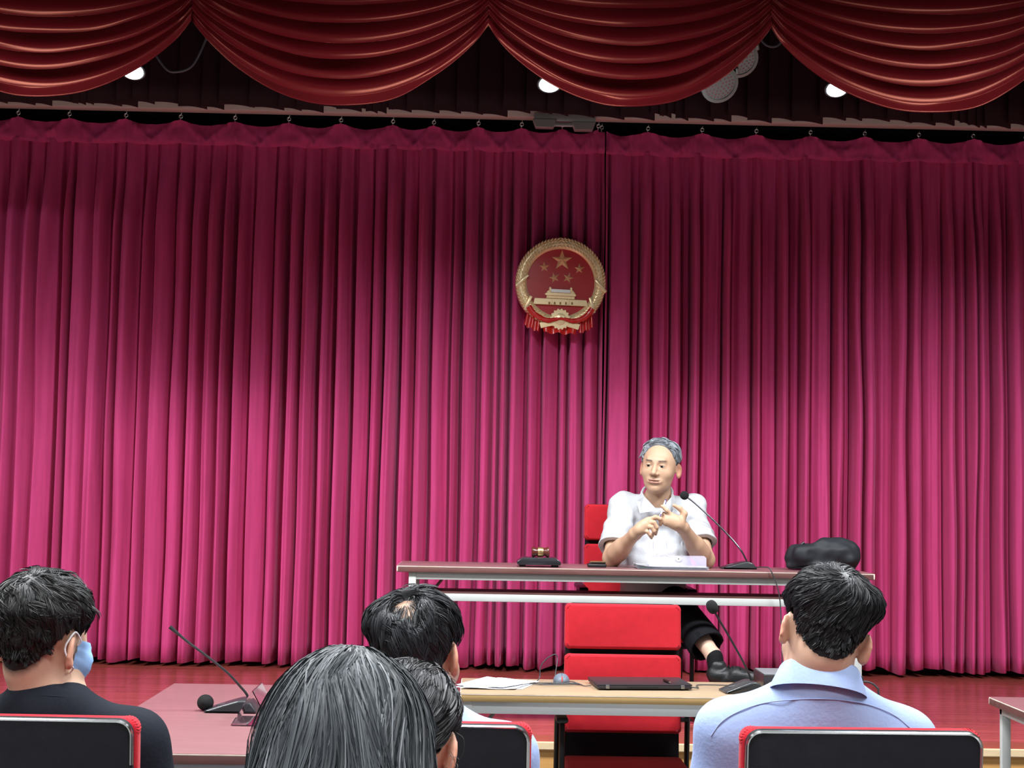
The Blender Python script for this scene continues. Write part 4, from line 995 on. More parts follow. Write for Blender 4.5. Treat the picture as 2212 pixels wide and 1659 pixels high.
def skin_colors(V, M, base, line=LINE_MAN, stubble=(0.03, 0.025, 0.022), face=False, fade=9, bald=None, brow=(0.06, 0.05, 0.045)):
    L = inv(M, V); az, el, d = dirs(L); C = np.tile(base, (len(V), 1)); r = np.linalg.norm(L - HC, axis=1)
    near = (r < 0.135) & (L[:, 2] > -0.12)
    # ears a little redder
    ear = smoothstep(0.079, 0.092, np.abs(L[:, 0])) * (L[:, 2] > -0.06) * (r < 0.14); C = C * (1 - ear[:, None]) + ear[:, None] * base * np.array((1.08, 0.86, 0.84))
    ln = interp_az(line, az); k = smoothstep(-fade, 3, el - ln) * near * (np.abs(L[:, 0]) < 0.084)
    if bald is not None:
        for b_, c0, c1 in bald: k = k * (1 - 0.62 * smoothstep(c0, c1, d @ b_))
    C = C * (1 - k[:, None]) + k[:, None] * np.array(stubble)
    if face:
        x, y, z = np.abs(L[:, 0]), L[:, 1], L[:, 2]
        zb = 0.0275 + 0.10 * (x - 0.014) - 2.6 * (x - 0.03) ** 2
        b = smoothstep(0.0055, 0.002, np.abs(z - zb)) * smoothstep(0.012, 0.018, x) * smoothstep(0.056, 0.046, x) * (y > 0.05)
        C = C * (1 - 0.85 * b[:, None]) + 0.85 * b[:, None] * np.array(brow)
        lip = smoothstep(0.031, 0.022, x) * smoothstep(-0.0585, -0.062, z) * smoothstep(-0.084, -0.078, z) * (y > 0.075)
        C = C * (1 - 0.6 * lip[:, None]) + 0.6 * lip[:, None] * np.array((0.36, 0.13, 0.11))
        inn = lip * smoothstep(0.0026, 0.0012, np.abs(z + 0.069)) * (x < 0.025)
        C = C * (1 - 0.8 * inn[:, None]) + 0.8 * inn[:, None] * np.array((0.10, 0.035, 0.035))
        lash = smoothstep(0.0155, 0.013, np.abs(x - 0.033)) * smoothstep(0.0022, 0.0008, np.abs(z - 0.0078)) * (y > 0.07)
        C = C * (1 - 0.7 * lash[:, None]) + 0.7 * lash[:, None] * np.array((0.05, 0.03, 0.025))
    return C
def vol_obj(v, name, m, parent, colors=None, smooth=1):
    V, Q = v.mesh(smooth); o = np.array(parent.matrix_world.translation) if False else np.array(parent.location)
    return mesh_obj(name, V - o, Q, m, parent, angle=180, colors=colors(V) if colors else None)

# ------------------------------------------------------------------ hair
M_HAIR = mat('hair_strands', (0.02, 0.02, 0.02), 0.46, spec=0.38, attr='col')
def hair(parent, M, cfg, extra=None, box=((-0.16, -0.17, -0.14), (0.16, 0.15, 0.19))):
    """cfg: line, thick(az, el, L), flow(L, n) -> direction, length(az, el), n, lift, col, seed"""
    h = cfg.get('h', 0.0046)
    hv = Vol(box[0], box[1], h)
    head(hv, np.eye(4), ears=False, s=cfg.get('s', 1.0))
    nbl = inv(M, cfg['neckb']); hv.cap((0, -0.028, -0.055), nbl, 0.053, 0.060, 0.035)
    ax = [hv.lo[i] + h * np.arange(hv.n[i]) for i in range(3)]
    G = np.stack(np.meshgrid(*ax, indexing='ij'), -1); az, el, d = dirs(G)
    if extra: extra(hv, 'pre')
    hv.D -= cfg['thick'](az, el, G, cfg['line']).astype(np.float32)
    ln_ = interp_az(cfg['line'], az); hv.D = np.where(el < ln_ - 12, 0.05, hv.D).astype(np.float32)
    if extra: extra(hv, 'post')
    hv.D[:, :, :2] = 0.05
    V, Q = hv.mesh(2)
    r = np.random.default_rng(cfg['seed'])
    # roots on the hair volume
    tri = Q; cen = V[tri].mean(1); a_, e_, _ = dirs(cen); ok = cfg['root'](a_, e_, cen)
    area = np.linalg.norm(np.cross(V[tri[:, 2]] - V[tri[:, 0]], V[tri[:, 3]] - V[tri[:, 1]]), axis=1) * ok
    N = cfg['n']; pick = r.choice(len(tri), N, p=area / area.sum()); w = r.dirichlet((1, 1, 1, 1), N)
    P = (V[tri[pick]] * w[:, :, None]).sum(1)
    nc = cfg.get('clumps', 420); cl = r.choice(N, nc, replace=False); own = np.argmin(((P[:, None, :] - P[None, cl, :]) ** 2).sum(-1), 1) if N * nc < 1.6e7 else np.concatenate([np.argmin(((P[i:i + 4000, None, :] - P[None, cl, :]) ** 2).sum(-1), 1) for i in range(0, N, 4000)])
    a0, e0, _ = dirs(P); Ls = cfg['length'](a0, e0, P) * r.uniform(0.75, 1.2, N) * (0.85 + 0.3 * r.random(nc))[own]
    seg = cfg.get('seg', 6); path = [P - hv.grad(P) * 0.002]; p = P.copy(); cj = r.standard_normal((nc, 3)); sj = r.standard_normal((N, 3)); liftc = np.abs(r.standard_normal(nc))[own] * cfg['lift'] + np.abs(r.standard_normal(N)) * cfg['lift'] * 0.5
    for i in range(seg):
        n = hv.grad(p); f = cfg['flow'](p, n) + cfg.get('jit', 0.25) * cj[own] + cfg.get('fine', 0.12) * sj
        f -= n * (f * n).sum(1, keepdims=True) * cfg.get('hug', 0.95); f /= np.linalg.norm(f, axis=1, keepdims=True) + 1e-9
        p = p + f * (Ls / seg)[:, None]
        tgt = liftc * ((i + 1) / seg) ** 0.7; dd = hv.sample(p); p = p + hv.grad(p) * (np.clip(tgt - dd, -0.02, 0.02) * (1.0 if True else 0))[:, None]
        path.append(p.copy())
    path = np.stack(path, 1)                                    # N, seg+1, 3
    cw = cfg.get('clump', 0.35) * (np.linspace(0, 1, seg + 1) ** 1.5)[None, :, None]
    path = path * (1 - cw) + path[cl][own] * cw
    T = np.gradient(path, axis=1); T /= np.linalg.norm(T, axis=2, keepdims=True) + 1e-9
    nn = hv.grad(path.reshape(-1, 3)).reshape(path.shape); side = np.cross(T, nn); side /= np.linalg.norm(side, axis=2, keepdims=True) + 1e-9
    side = side + nn * (0.7 * r.standard_normal((N, 1, 1)))
    wd = cfg.get('width', 0.0008) * np.array([0.8] + [1.0] * (seg - 1) + [0.25])[None, :, None] * r.uniform(0.7, 1.3, (N, 1, 1))
    A, B = path - side * wd, path + side * wd
    RV = np.stack([A, B], 2).reshape(-1, 3); base = (np.arange(N) * (seg + 1) * 2)[:, None]; k_ = np.arange(seg)[None] * 2
    RQ = np.stack([base + k_, base + k_ + 1, base + k_ + 3, base + k_ + 2], -1).reshape(-1, 4)
    col = np.array(cfg['col']); cc = col[None] * (0.55 + 0.9 * r.random((nc, 1)))[own] * r.uniform(0.7, 1.35, (N, 1))
    if cfg.get('grey'): g_ = r.random(N) < cfg['grey'][0]; cc[g_] = np.array(cfg['grey'][1])
    RC = np.repeat(cc, (seg + 1) * 2, axis=0)
    VC = np.tile(col * cfg.get('capdark', 0.6), (len(V), 1))
    VV = np.concatenate([V, RV]); QQ = np.concatenate([Q, RQ + len(V)]); CC = np.concatenate([VC, RC])
    return mesh_obj('hair', xf(M, VV) - np.array(parent.location), QQ, M_HAIR, parent, angle=180, colors=CC)
def whorl_flow(w, out=1.0, down=0.5, swirl=0.3, gdir=(0, 0, -1.0)):
    w = np.asarray(w, float); w /= np.linalg.norm(w); g = np.asarray(gdir)
    def f(p, n):
        d = (p - HC); d /= np.linalg.norm(d, axis=1, keepdims=True); c = (d @ w)[:, None]
        t = -(w[None] - c * d); t /= np.linalg.norm(t, axis=1, keepdims=True) + 0.05
        return out * t + swirl * np.cross(d, t) + down * g[None] * (1 - np.clip(c, 0, 1))
    return f
def sph(az, el):
    az, el = math.radians(az), math.radians(el); return (math.sin(az) * math.cos(el), math.cos(az) * math.cos(el), math.sin(el))
def man_thick(top=0.020, side=0.007, taper=14, el_top=25):
    def f(az, el, G, line):
        ln = interp_az(line, az); m = smoothstep(-2, taper, el - ln)
        return (side + (top - side) * smoothstep(-5, el_top + 20, el)) * m - 0.006 * (1 - smoothstep(-6, 1, el - ln))
    return f
def man_root(line=LINE_MAN, off=2):
    return lambda az, el, c: (el > interp_az(line, az) + off)
def Rmat(yaw, pitch, roll):
    """degrees: roll about the line of sight (world y), then yaw about z, then pitch about own x"""
    return Matrix.Rotation(math.radians(roll), 3, 'Y') @ Matrix.Rotation(math.radians(yaw), 3, 'Z') @ Matrix.Rotation(math.radians(pitch), 3, 'X')
def cloth(name, col, seed=0, rough=0.8, b=0.25): return mat(name, col, rough, spec=0.25 if col[0] > 0.1 else 0.1, noise=0.05, nscale=12, bump=b, bscale=120, sheen=0.12 if col[0] > 0.1 else 0)
M_SHOE = mat('black_shoe', (0.014, 0.015, 0.016), 0.45, bump=0.3, bscale=120)
M_SOCK = cloth('black_sock', (0.010, 0.010, 0.011))
def collar(parent, c, R, rx, ry, m, ht=0.042, flare=0.018, gap=0.5, name='collar'):
    """folded shirt collar: band up, leaf down; opening at local +y"""
    n = 48; a = np.linspace(gap, 2 * pi - gap, n) + pi / 2; P = np.zeros((6, n, 3))
    prof = [(0.0, -0.012), (0.002, ht * 0.9), (0.005, ht), (0.010, ht * 0.85), (flare, 0.1 * ht), (flare + 0.004, -0.010)]
    for i, (o, z) in enumerate(prof):
        e = 1 + 0.25 * np.exp(-((np.minimum(a - a[0], a[-1] - a) / 0.35) ** 2)) * (i > 3)
        P[i, :, 0] = (rx + o * e) * np.cos(a); P[i, :, 1] = (ry + o * e) * np.sin(a)
        P[i, :, 2] = z - (0.030 * np.exp(-((np.minimum(a - a[0], a[-1] - a) / 0.3) ** 2)) if i > 3 else 0) - 0.012 * np.sin(a)
    Q = (P.reshape(-1, 3) @ np.array(R).T + np.asarray(c) - np.array(parent.location)).reshape(P.shape)
    return MB().grid(Q).build(name, m, parent, angle=180)
def legs_seated(v, hipc, fy, kneez, floor, spread=0.10, r=(0.085, 0.065, 0.055), k=0.03, th=0.42):
    for q in (-1, 1):
        hp = hipc + np.array([q * 0.085, 0, 0]); kn = np.array([hipc[0] + q * spread, hipc[1] + fy * th, kneez]); an = np.array([kn[0], kn[1] + fy * 0.0, floor + 0.09])
        v.cap(hp, kn, r[0], r[1], k); v.cap(kn, an, r[1], r[2], k)
def shoes_seated(parent, hipc, fy, floor, spread=0.10, th=0.42):
    for q in (-1, 1):
        x = hipc[0] + q * spread; y = hipc[1] + fy * th
        b = bmesh.new(); bmesh.ops.create_uvsphere(b, u_segments=20, v_segments=12, radius=1)
        for vv in b.verts: vv.co = Vector((vv.co.x * 0.045, vv.co.y * 0.13, max(vv.co.z, -0.5) * (0.07 if vv.co.y * fy < 0 else 0.055)))
        o = MB().bm(b, Matrix.Translation((x - parent.location[0], y + fy * 0.05 - parent.location[1], floor - parent.location[2] + 0.035))).build('shoe', M_SHOE, parent)

# ------------------------------------------------------------------ audience, seen from behind
def sitter(label, name_cloth, shirt_m, hm, hs, hx, hipy, sh_l, sh_r, neckb, arms, skin=SKIN, line=LINE_MAN, trouser=(0.02, 0.022, 0.03), collar_kind='shirt', sleeve='long', chest=(0.165, 0.115, 0.2), seatz=0.436, wr=(0.0035, 0.045), bald=None, vx=0.0062, thigh=0.42):
    hip = np.array([hx, hipy, seatz + 0.085])
    t = thing('person', label, 'person', (hx, hipy, 0))
    mid = (sh_l + sh_r) / 2
    lo = np.minimum(np.minimum(sh_l, sh_r), hip) - np.array([0.17, 0.22, 0.12]); hi = np.maximum(np.maximum(sh_l, sh_r), hm[:3, 3] + 0.17) + np.array([0.17, 0.34, 0.0])
    hi[1] = max(hi[1], hip[1] + 0.2)
    v = Vol(lo, hi, vx); head(v, hm); neck(v, hm, neckb)
    ch = (mid * 0.62 + hip * 0.38)
    v.cap(neckb, ch, 0.06, 0.10, 0.05); v.ell(ch, (chest[0] - .02, chest[1] - .02, chest[2]), None, 0.04); v.ell(hip, (0.14, 0.10, 0.10), None, 0.05)
    for s_, A in ((sh_l, arms[0]), (sh_r, arms[1])):
        v.cap(neckb, s_, 0.05, 0.042, 0.03); v.path([s_] + list(A), [0.045, 0.038, 0.028][:1 + len(A)], 0.02)
        if len(A) > 1: v.cap(A[1], A[1] + np.array([0, 0.08, -0.015]), 0.03, 0.024, 0.02)
    body = vol_obj(v, 'body', M_SKIN, t, lambda V: skin_colors(V, hm, skin, line, bald=bald))
    # shirt
    c = Vol(lo - 0.03, hi + 0.03, 0.0072)
    c.ell(ch, chest, None, 0.05); c.ell(hip + np.array([0, 0, 0.05]), (chest[0] + .01, chest[1] + 0.01, 0.15), None, 0.06)
    c.ell(mid + np.array([0, 0, -0.06]), (chest[0] * 0.98, chest[1] * 0.92, 0.10), None, 0.05)
    for s_, A in ((sh_l, arms[0]), (sh_r, arms[1])):
        c.cap(neckb + np.array([0, 0, -0.028]), s_, 0.078, 0.060, 0.05); 
        c.cap(neckb + np.array([0, 0, -0.06]), neckb + np.array([0, -0.012, -0.004]), 0.085, 0.073, 0.03)
        pts = [s_] + list(A)
        if sleeve == 'long': c.path(pts, [0.066, 0.056, 0.042][:len(pts)], 0.035)
        else:
            e = s_ + (A[0] - s_) * 0.75; c.cap(s_, e, 0.068, 0.066, 0.035)
    c.wrinkle(wr[0], wr[1], len(label), (1, 1, 0.6))
    vol_obj(c, 'shirt', shirt_m, t)
    # trousers and shoes (below the frame)
    g = Vol(hip - np.array([0.26, 0.2, hip[2] - 0.03]), hip + np.array([0.26, 0.6, 0.13]), 0.011)
    g.ell(hip, (0.165, 0.125, 0.085), None, 0.04); legs_seated(g, hip, 1, 0.47, 0.0, k=0.05, th=thigh)
    vol_obj(g, 'trousers', cloth('dark_trousers_%d' % int(trouser[2] * 1000), trouser), t)
    shoes_seated(t, hip, 1, 0.0, th=thigh)
    return t, v, c
M_BLUES = cloth('light_blue_shirt', (0.34, 0.44, 0.70), rough=0.75)
# right man
YB = 3.25
hmR = M4(at(1780, 1372, YB), Rmat(-3, -17, 13))
shL, shR = at(1572, 1582, YB + 0.03), at(1948, 1600, YB + 0.03); nb = at(1766, 1496, YB + 0.0)
tR, vR, cR = sitter('man in a light blue shirt with a whorl of black hair, seated on the right', 'shirt', M_BLUES, hmR, 1.0, 0.735, YB + 0.06, shL, shR, nb,
    [[shL + np.array((-0.045, 0.06, -0.27)), shL + np.array((0.06, 0.27, -0.33))], [shR + np.array((0.045, 0.06, -0.27)), shR + np.array((-0.06, 0.27, -0.33))]], skin=np.array((0.58, 0.36, 0.25)), chest=(0.185, 0.115, 0.22))
nc_ = nb + (xf(hmR, (0, -0.028, -0.055)) - nb) * 0.10
collar(tR, nc_, Rmat(0, -10, 7), 0.073, 0.075, M_BLUES, ht=0.046, flare=0.024)
pts = []
for (a, b_) in ((1535, 1590), (1560, 1558), (1600, 1535), (1650, 1519), (1710, 1512), (1770, 1510), (1830, 1514), (1880, 1524), (1930, 1545), (1965, 1572)):
    q = cR.hit(a, b_, YB - 0.3, YB + 0.3)
    if q is not None: pts.append(q - np.array(tR.location) + np.array((0, -0.0030, 0.0005)))
if len(pts) > 3: MB().tube(spline(pts, 6), 0.0014, 5).build('yoke_seam', cloth('blue_seam', (0.30, 0.38, 0.62)), tR)
lineR = [(0, 46), (45, 30), (58, 14), (68, -4), (78, -8), (84, 3), (100, 4), (110, -20), (120, -42), (140, -54), (160, -58), (180, -59)]
def thickR(az, el, G, line):
    ln = interp_az(line, az); m = smoothstep(0, 26, el - ln)
    return (0.003 + 0.021 * smoothstep(-18, 20, el)) * m - 0.006 * (1 - smoothstep(-6, 1, el - ln)) + 0.010 * smoothstep(0.05, 0.09, G[..., 0]) * smoothstep(-5, 12, el) * smoothstep(50, 25, el)
hair(tR, hmR, dict(neckb=nb, line=lineR, thick=thickR, root=man_root(lineR, 9), flow=whorl_flow(sph(178, 40), 1.0, 0.45, -0.55), n=20000, lift=0.0034, col=(0.016, 0.016, 0.018), seed=4, clumps=900, clump=0.45, jit=0.20, fine=0.12,
     length=lambda az, el, P: 0.014 + 0.034 * smoothstep(-18, 8, el), seg=5, width=0.0006))
# middle man
hmM = M4(at(903, 1417, YB), Rmat(-16, -10, -4))
bald = np.array(sph(180, 40)); bald2 = np.array(sph(163, 18)); BALD = ((bald, 0.90, 0.965), (bald2, 0.955, 0.99))
shL, shR = at(720, 1625, YB + 0.03), at(1090, 1632, YB + 0.03); nb = at(893, 1545, YB + 0.01)
tM, vM, cM = sitter('balding man with thin black hair, seated in the middle row', 'shirt', M_BLUES, hmM, 1.0, -0.13, YB + 0.06, shL, shR, nb,
    [[shL + np.array((-0.05, 0.06, -0.27)), shL + np.array((0.06, 0.27, -0.33))], [shR + np.array((0.06, 0.06, -0.27)), shR + np.array((-0.06, 0.27, -0.33))]], skin=np.array((0.56, 0.34, 0.23)), chest=(0.18, 0.115, 0.22), bald=BALD)
collar(tM, nb + np.array((0, 0.0, 0.02)), Rmat(0, -8, 0), 0.070, 0.068, M_BLUES)
lineM = [(0, 46), (45, 30), (58, 14), (68, -4), (78, -8), (84, 2), (98, 0), (108, -22), (122, -44), (140, -55), (160, -60), (180, -61)]
def thickM(az, el, G, line):
    ln = interp_az(line, az); m = smoothstep(-2, 10, el - ln); d = G - HC; d = d / (np.linalg.norm(d, axis=-1, keepdims=True) + 1e-9)
    hole = smoothstep(0.90, 0.955, d @ bald); h2 = smoothstep(0.96, 0.99, d @ bald2)
    tuft = 0.016 * smoothstep(-0.04, -0.085, G[..., 0]) * smoothstep(0.02, 0.06, G[..., 2]) * smoothstep(0.14, 0.08, G[..., 2])
    return ((0.010 + 0.011 * smoothstep(-10, 45, el)) * m + tuft * m) * (1 - hole) * (1 - 0.9 * h2) - 0.0012 * hole - 0.001 * h2 - 0.006 * (1 - smoothstep(-6, 1, el - ln))
hair(tM, hmM, dict(neckb=nb, line=lineM, thick=thickM, root=lambda az, el, c: (el > interp_az(lineM, az) + 2) * (1 - 0.68 * smoothstep(0.88, 0.94, dirs(c)[2] @ bald)) * (1 - 0.75 * smoothstep(0.955, 0.985, dirs(c)[2] @ bald2)), flow=whorl_flow(sph(186, 54), 0.9, 0.9, 0.35), n=15000, lift=0.004, col=(0.015, 0.016, 0.019), seed=8, clumps=700, clump=0.55, jit=0.35, fine=0.14,
     length=lambda az, el, P: 0.030 + 0.035 * smoothstep(-40, 10, el), seg=7, width=0.0006))
# left man
hmL = M4(at(95, 1390, YB), Rmat(-24, -6, 2))
shL, shR = at(-95, 1600, YB + 0.03), at(290, 1602, YB + 0.03); nb = at(108, 1522, YB + 0.0)
M_TEE = cloth('navy_black_tshirt', (0.014, 0.017, 0.024))
tL, vL, cL = sitter('young man in a dark T-shirt wearing a face mask, seated at the left edge', 'tshirt', M_TEE, hmL, 1.0, -0.885, YB + 0.06, shL, shR, nb,
    [[shL + np.array((-0.05, 0.06, -0.27)), shL + np.array((0.06, 0.27, -0.33))], [shR + np.array((0.05, 0.06, -0.27)), shR + np.array((-0.06, 0.27, -0.33))]], skin=np.array((0.66, 0.44, 0.31)), sleeve='short', chest=(0.18, 0.11, 0.22))
cc_ = nb + (xf(hmL, (0, -0.028, -0.055)) - nb) * 0.12; RR = np.array(Rmat(0, -14, 0))
MB().tube([RR @ np.array((0.071 * math.cos(a), 0.072 * math.sin(a), 0)) + cc_ - np.array(tL.location) for a in np.linspace(0, 2 * pi, 41)], 0.013, 8, cap=False, flat=0.6).build('neckband', M_TEE, tL)
lineL = [(0, 46), (45, 30), (58, 14), (68, -4), (78, -8), (84, 4), (100, 2), (112, -18), (122, -36), (140, -48), (160, -54), (180, -55)]
def thickL(az, el, G, line):
    ln = interp_az(line, az); m = smoothstep(-2, 24, el - ln)
    return (0.002 + 0.008 * smoothstep(-30, -5, el) + 0.019 * smoothstep(-4, 14, el)) * m - 0.006 * (1 - smoothstep(-6, 1, el - ln))
hair(tL, hmL, dict(neckb=nb, line=lineL, thick=thickL, root=man_root(lineL, 9), flow=whorl_flow(sph(175, 62), 1.0, 0.5, 0.4), n=18000, lift=0.0045, col=(0.020, 0.019, 0.019), seed=15, clumps=700, clump=0.5, jit=0.45, fine=0.18,
     length=lambda az, el, P: 0.012 + 0.036 * smoothstep(-6, 14, el), seg=5, width=0.0006))
# face mask
az_ = np.radians(np.linspace(-74, 74, 40)); el_ = np.radians(np.linspace(-14, -66, 16)); P = np.zeros((16, 40, 3))
hd = Vol((-0.13, -0.15, -0.16), (0.13, 0.16, 0.16), 0.004); head(hd, np.eye(4), ears=False)
tt = np.linspace(0.04, 0.19, 120)
for i, e in enumerate(el_):
    for j, a in enumerate(az_):
        d = np.array((math.sin(a) * math.cos(e), math.cos(a) * math.cos(e), math.sin(e))); q = HC + d[None] * tt[:, None]; s_ = hd.sample(q); k = len(tt) - 1 - np.argmax(s_[::-1] < 0)
        P[i, j] = HC + d * (tt[k] + 0.006 + 0.010 * math.exp(-(a / 0.5) ** 2) + 0.0012 * math.sin(i * 2.1))
mk = mesh_obj('face_mask', (xf(hmL, P.reshape(-1, 3)) - np.array(tL.location)), [(i * 40 + j, i * 40 + j + 1, (i + 1) * 40 + j + 1, (i + 1) * 40 + j) for i in range(15) for j in range(39)], mat('mask_blue', (0.30, 0.52, 0.85), 0.8), tL, angle=180)
for q, (i, j) in ((1, (2, 39)), (1, (12, 39)), (-1, (2, 0)), (-1, (12, 0))):
    up = i < 6; p0 = P[i, j]
    pth = [p0, p0 * 0.5 + np.array((q * 0.090, 0.004, 0.024 if up else -0.030)) * 0.5 + np.array((q * 0.003, 0, 0)), np.array((q * 0.0885, -0.016, 0.030 if up else -0.036)), np.array((q * 0.085, -0.033, 0.008 if up else -0.014)), np.array((q * 0.083, -0.035, -0.003))]
    MB().tube(spline(pth, 6) @ hmL[:3, :3].T + hmL[:3, 3] - np.array(tL.location), 0.0019, 6).build('ear_loop', mat('white_elastic', (0.85, 0.86, 0.88), 0.7), mk)

# women in the nearest rows
def woman_thick(t0, t1):
    def f(az, el, G, line):
        ln = interp_az(line, az); return (t0 + (t1 - t0) * smoothstep(-30, 40, el)) * smoothstep(-2, 8, el - ln) - 0.006 * (1 - smoothstep(-6, 1, el - ln))
    return f
LINE_W = [(0, 48), (30, 42), (50, 28), (65, 5), (76, -8), (84, 0), (100, -4), (112, -24), (125, -45), (145, -58), (180, -64)]
YW = 1.77
hmA = M4(at(744, 1664, YW), Rmat(2, -20, 1))
nb = xf(hmA, (0, -0.04, -0.17)); shL, shR = nb + np.array((-0.155, 0.02, -0.05)), nb + np.array((0.155, 0.02, -0.05))
M_DK = cloth('charcoal_blouse', (0.03, 0.03, 0.035))
tA, vA, cA = sitter('woman with long loose dark hair, nearest to the camera', 'blouse', M_DK, hmA, 1.0, nb[0], YW + 0.02, shL, shR, nb,
    [[shL + np.array((-0.04, 0.06, -0.25)), shL + np.array((0.06, 0.25, -0.31))], [shR + np.array((0.04, 0.06, -0.25)), shR + np.array((-0.06, 0.25, -0.31))]], skin=np.array((0.62, 0.40, 0.29)), chest=(0.15, 0.105, 0.2), vx=0.008, thigh=0.38)
def longmass(hv, st):
    if st == 'post':
        hv.ell((0, -0.030, -0.06), (0.100, 0.098, 0.13), None, 0.05); hv.ell((0.0, -0.045, -0.17), (0.116, 0.085, 0.16), None, 0.05); hv.ell((0, -0.05, -0.30), (0.115, 0.07, 0.14), None, 0.05)
def flowA(p, n):
    w = np.array((-0.006, -0.045, 0.14)); d = p - w[None]; up = smoothstep(0.02, 0.115, p[:, 2])[:, None]
    out = d * np.array((1, 1, 0.0)); out /= np.linalg.norm(out, axis=1, keepdims=True) + 0.012
    g = np.tile(np.array((0, -0.02, -1.0)), (len(p), 1)); g[:, 0] += 0.25 * np.sign(p[:, 0]) * smoothstep(0.02, -0.08, p[:, 2])
    return out * up * 1.0 + g * (1 - 0.75 * up) + 0.16 * np.stack([np.sin(p[:, 2] * 38 + p[:, 0] * 45), 0 * p[:, 0], 0 * p[:, 0]], 1)
hair(tA, hmA, dict(neckb=nb, line=LINE_W, thick=woman_thick(0.016, 0.016), root=lambda az, el, c: (c[:, 2] > -0.26) & (el > interp_az(LINE_W, az) - 40), flow=flowA, n=13000, lift=0.0045, col=(0.030, 0.034, 0.038), seed=21, clumps=420, clump=0.75, jit=0.10, fine=0.05,
     length=lambda az, el, P: 0.16 + 0.06 * smoothstep(-0.1, 0.1, P[:, 2]), seg=10, width=0.0007, grey=(0.03, (0.16, 0.17, 0.18)), h=0.0045), longmass, ((-0.18, -0.18, -0.42), (0.18, 0.15, 0.19)))
YV = 2.58
hmB = M4(at(874, 1606, YV), Rmat(-12, -14, 4))
nb = xf(hmB, (0, -0.04, -0.17)); shL, shR = nb + np.array((-0.155, 0.02, -0.05)), nb + np.array((0.155, 0.02, -0.05))
tB, vB, cB = sitter('woman with dark hair tied back, half hidden beside the long-haired woman', 'blouse', M_DK, hmB, 1.0, nb[0], YV + 0.02, shL, shR, nb,
    [[shL + np.array((-0.04, 0.06, -0.25)), shL + np.array((0.06, 0.25, -0.31))], [shR + np.array((0.04, 0.06, -0.25)), shR + np.array((-0.06, 0.25, -0.31))]], skin=np.array((0.60, 0.37, 0.26)), line=LINE_W, chest=(0.15, 0.105, 0.2), thigh=0.36)
def bunmass(hv, st):
    if st == 'post': hv.ell((0.0, -0.125, -0.035), (0.034, 0.028, 0.040), None, 0.02)
bun = np.array((0.0, -0.115, -0.04))
def flowB(p, n):
    d = bun[None] - p; return d / (np.linalg.norm(d, axis=1, keepdims=True) + 0.02) + np.array((0, 0, -0.05))
hair(tB, hmB, dict(neckb=nb, line=LINE_W, thick=woman_thick(0.008, 0.014), root=man_root(LINE_W, 2), flow=flowB, n=11000, lift=0.0030, col=(0.024, 0.024, 0.026), seed=27, clumps=300, clump=0.5, jit=0.10, fine=0.06,
     length=lambda az, el, P: 0.06 + 0 * az, seg=8, width=0.0007), bunmass)
w = MB(); rw = random.Random(4)
for q in range(9):
    p0 = np.array((0.083 + rw.uniform(-.004, .004), -0.02 + rw.uniform(-.03, .02), -0.005 + rw.uniform(-.03, .04))); d = np.array((rw.uniform(0.004, 0.024), rw.uniform(-.02, .02), rw.uniform(-0.05, -0.02)))
    w.tube(spline([p0, p0 + d * 0.4 + np.array((rw.uniform(0, .012), 0, 0.006)), p0 + d * 0.8 + np.array((rw.uniform(-.004, .01), 0, 0)), p0 + d * 1.2 + np.array((rw.uniform(-.014, .004), 0, 0.003))], 4) @ hmB[:3, :3].T + hmB[:3, 3] - np.array(tB.location), 0.0004, 3)
w.build('loose_strands', mat('loose_hair', (0.03, 0.025, 0.02), 0.4), tB)
dup(chair_hall, (tB.location[0], YV + 0.06, 0), 0, 'armchair of the woman with tied-back hair, below the frame')
dup(chair_hall, (tA.location[0], YW + 0.06 - 0.045, 0), 0, 'armchair of the long-haired woman, below the frame')
# ------------------------------------------------------------------ the speaker on the stage, facing the audience
HX = at(1414, 1280, 7.66)[0]
sp = thing('person', 'grey-haired man in a white short-sleeved shirt speaking behind the stage table', 'person', (HX, 7.66, S))
hmS = M4(at(1425, 1009, 7.50), Rmat(160, -2, 4.5))
def hz(x, y, Y): return at(1340 + x / 10.05, 1060 + y / 10.05, Y)
shl, shr = at(1344, 1089, 7.60), at(1493, 1093, 7.62)
ell_, elr = at(1322, 1206, 7.36), at(1524, 1204, 7.36); ell_[2] = elr[2] = TZ + 0.040
wl, wr_ = at(1372, 1153, 7.15), at(1474, 1139, 7.15)
nbS = at(1420, 1092, 7.58); chS = at(1418, 1165, 7.62); hipS = np.array([HX, 7.68, S + 0.53])
lo = np.array([HX - 0.36, 7.02, TZ - 0.02]); hi = np.array([HX + 0.36, 7.80, 1.72])
v = Vol(lo, hi, 0.0034)
head(v, hmS, face=True, s=1.09); neck(v, hmS, nbS, 0.054, 0.062)
v.cap(nbS, chS, 0.07, 0.10, 0.05); v.cap(chS, hipS, 0.11, 0.12, 0.05)
for a, b_, c_ in ((shl, ell_, wl), (shr, elr, wr_)):
    v.cap(nbS, a, 0.05, 0.045, 0.03); v.cap(a, b_, 0.048, 0.042, 0.03); v.cap(b_, c_, 0.043, 0.0285, 0.02)
    v.cap(b_ + (c_ - b_) * 0.25, b_ + (c_ - b_) * 0.45, 0.044, 0.040, 0.03)
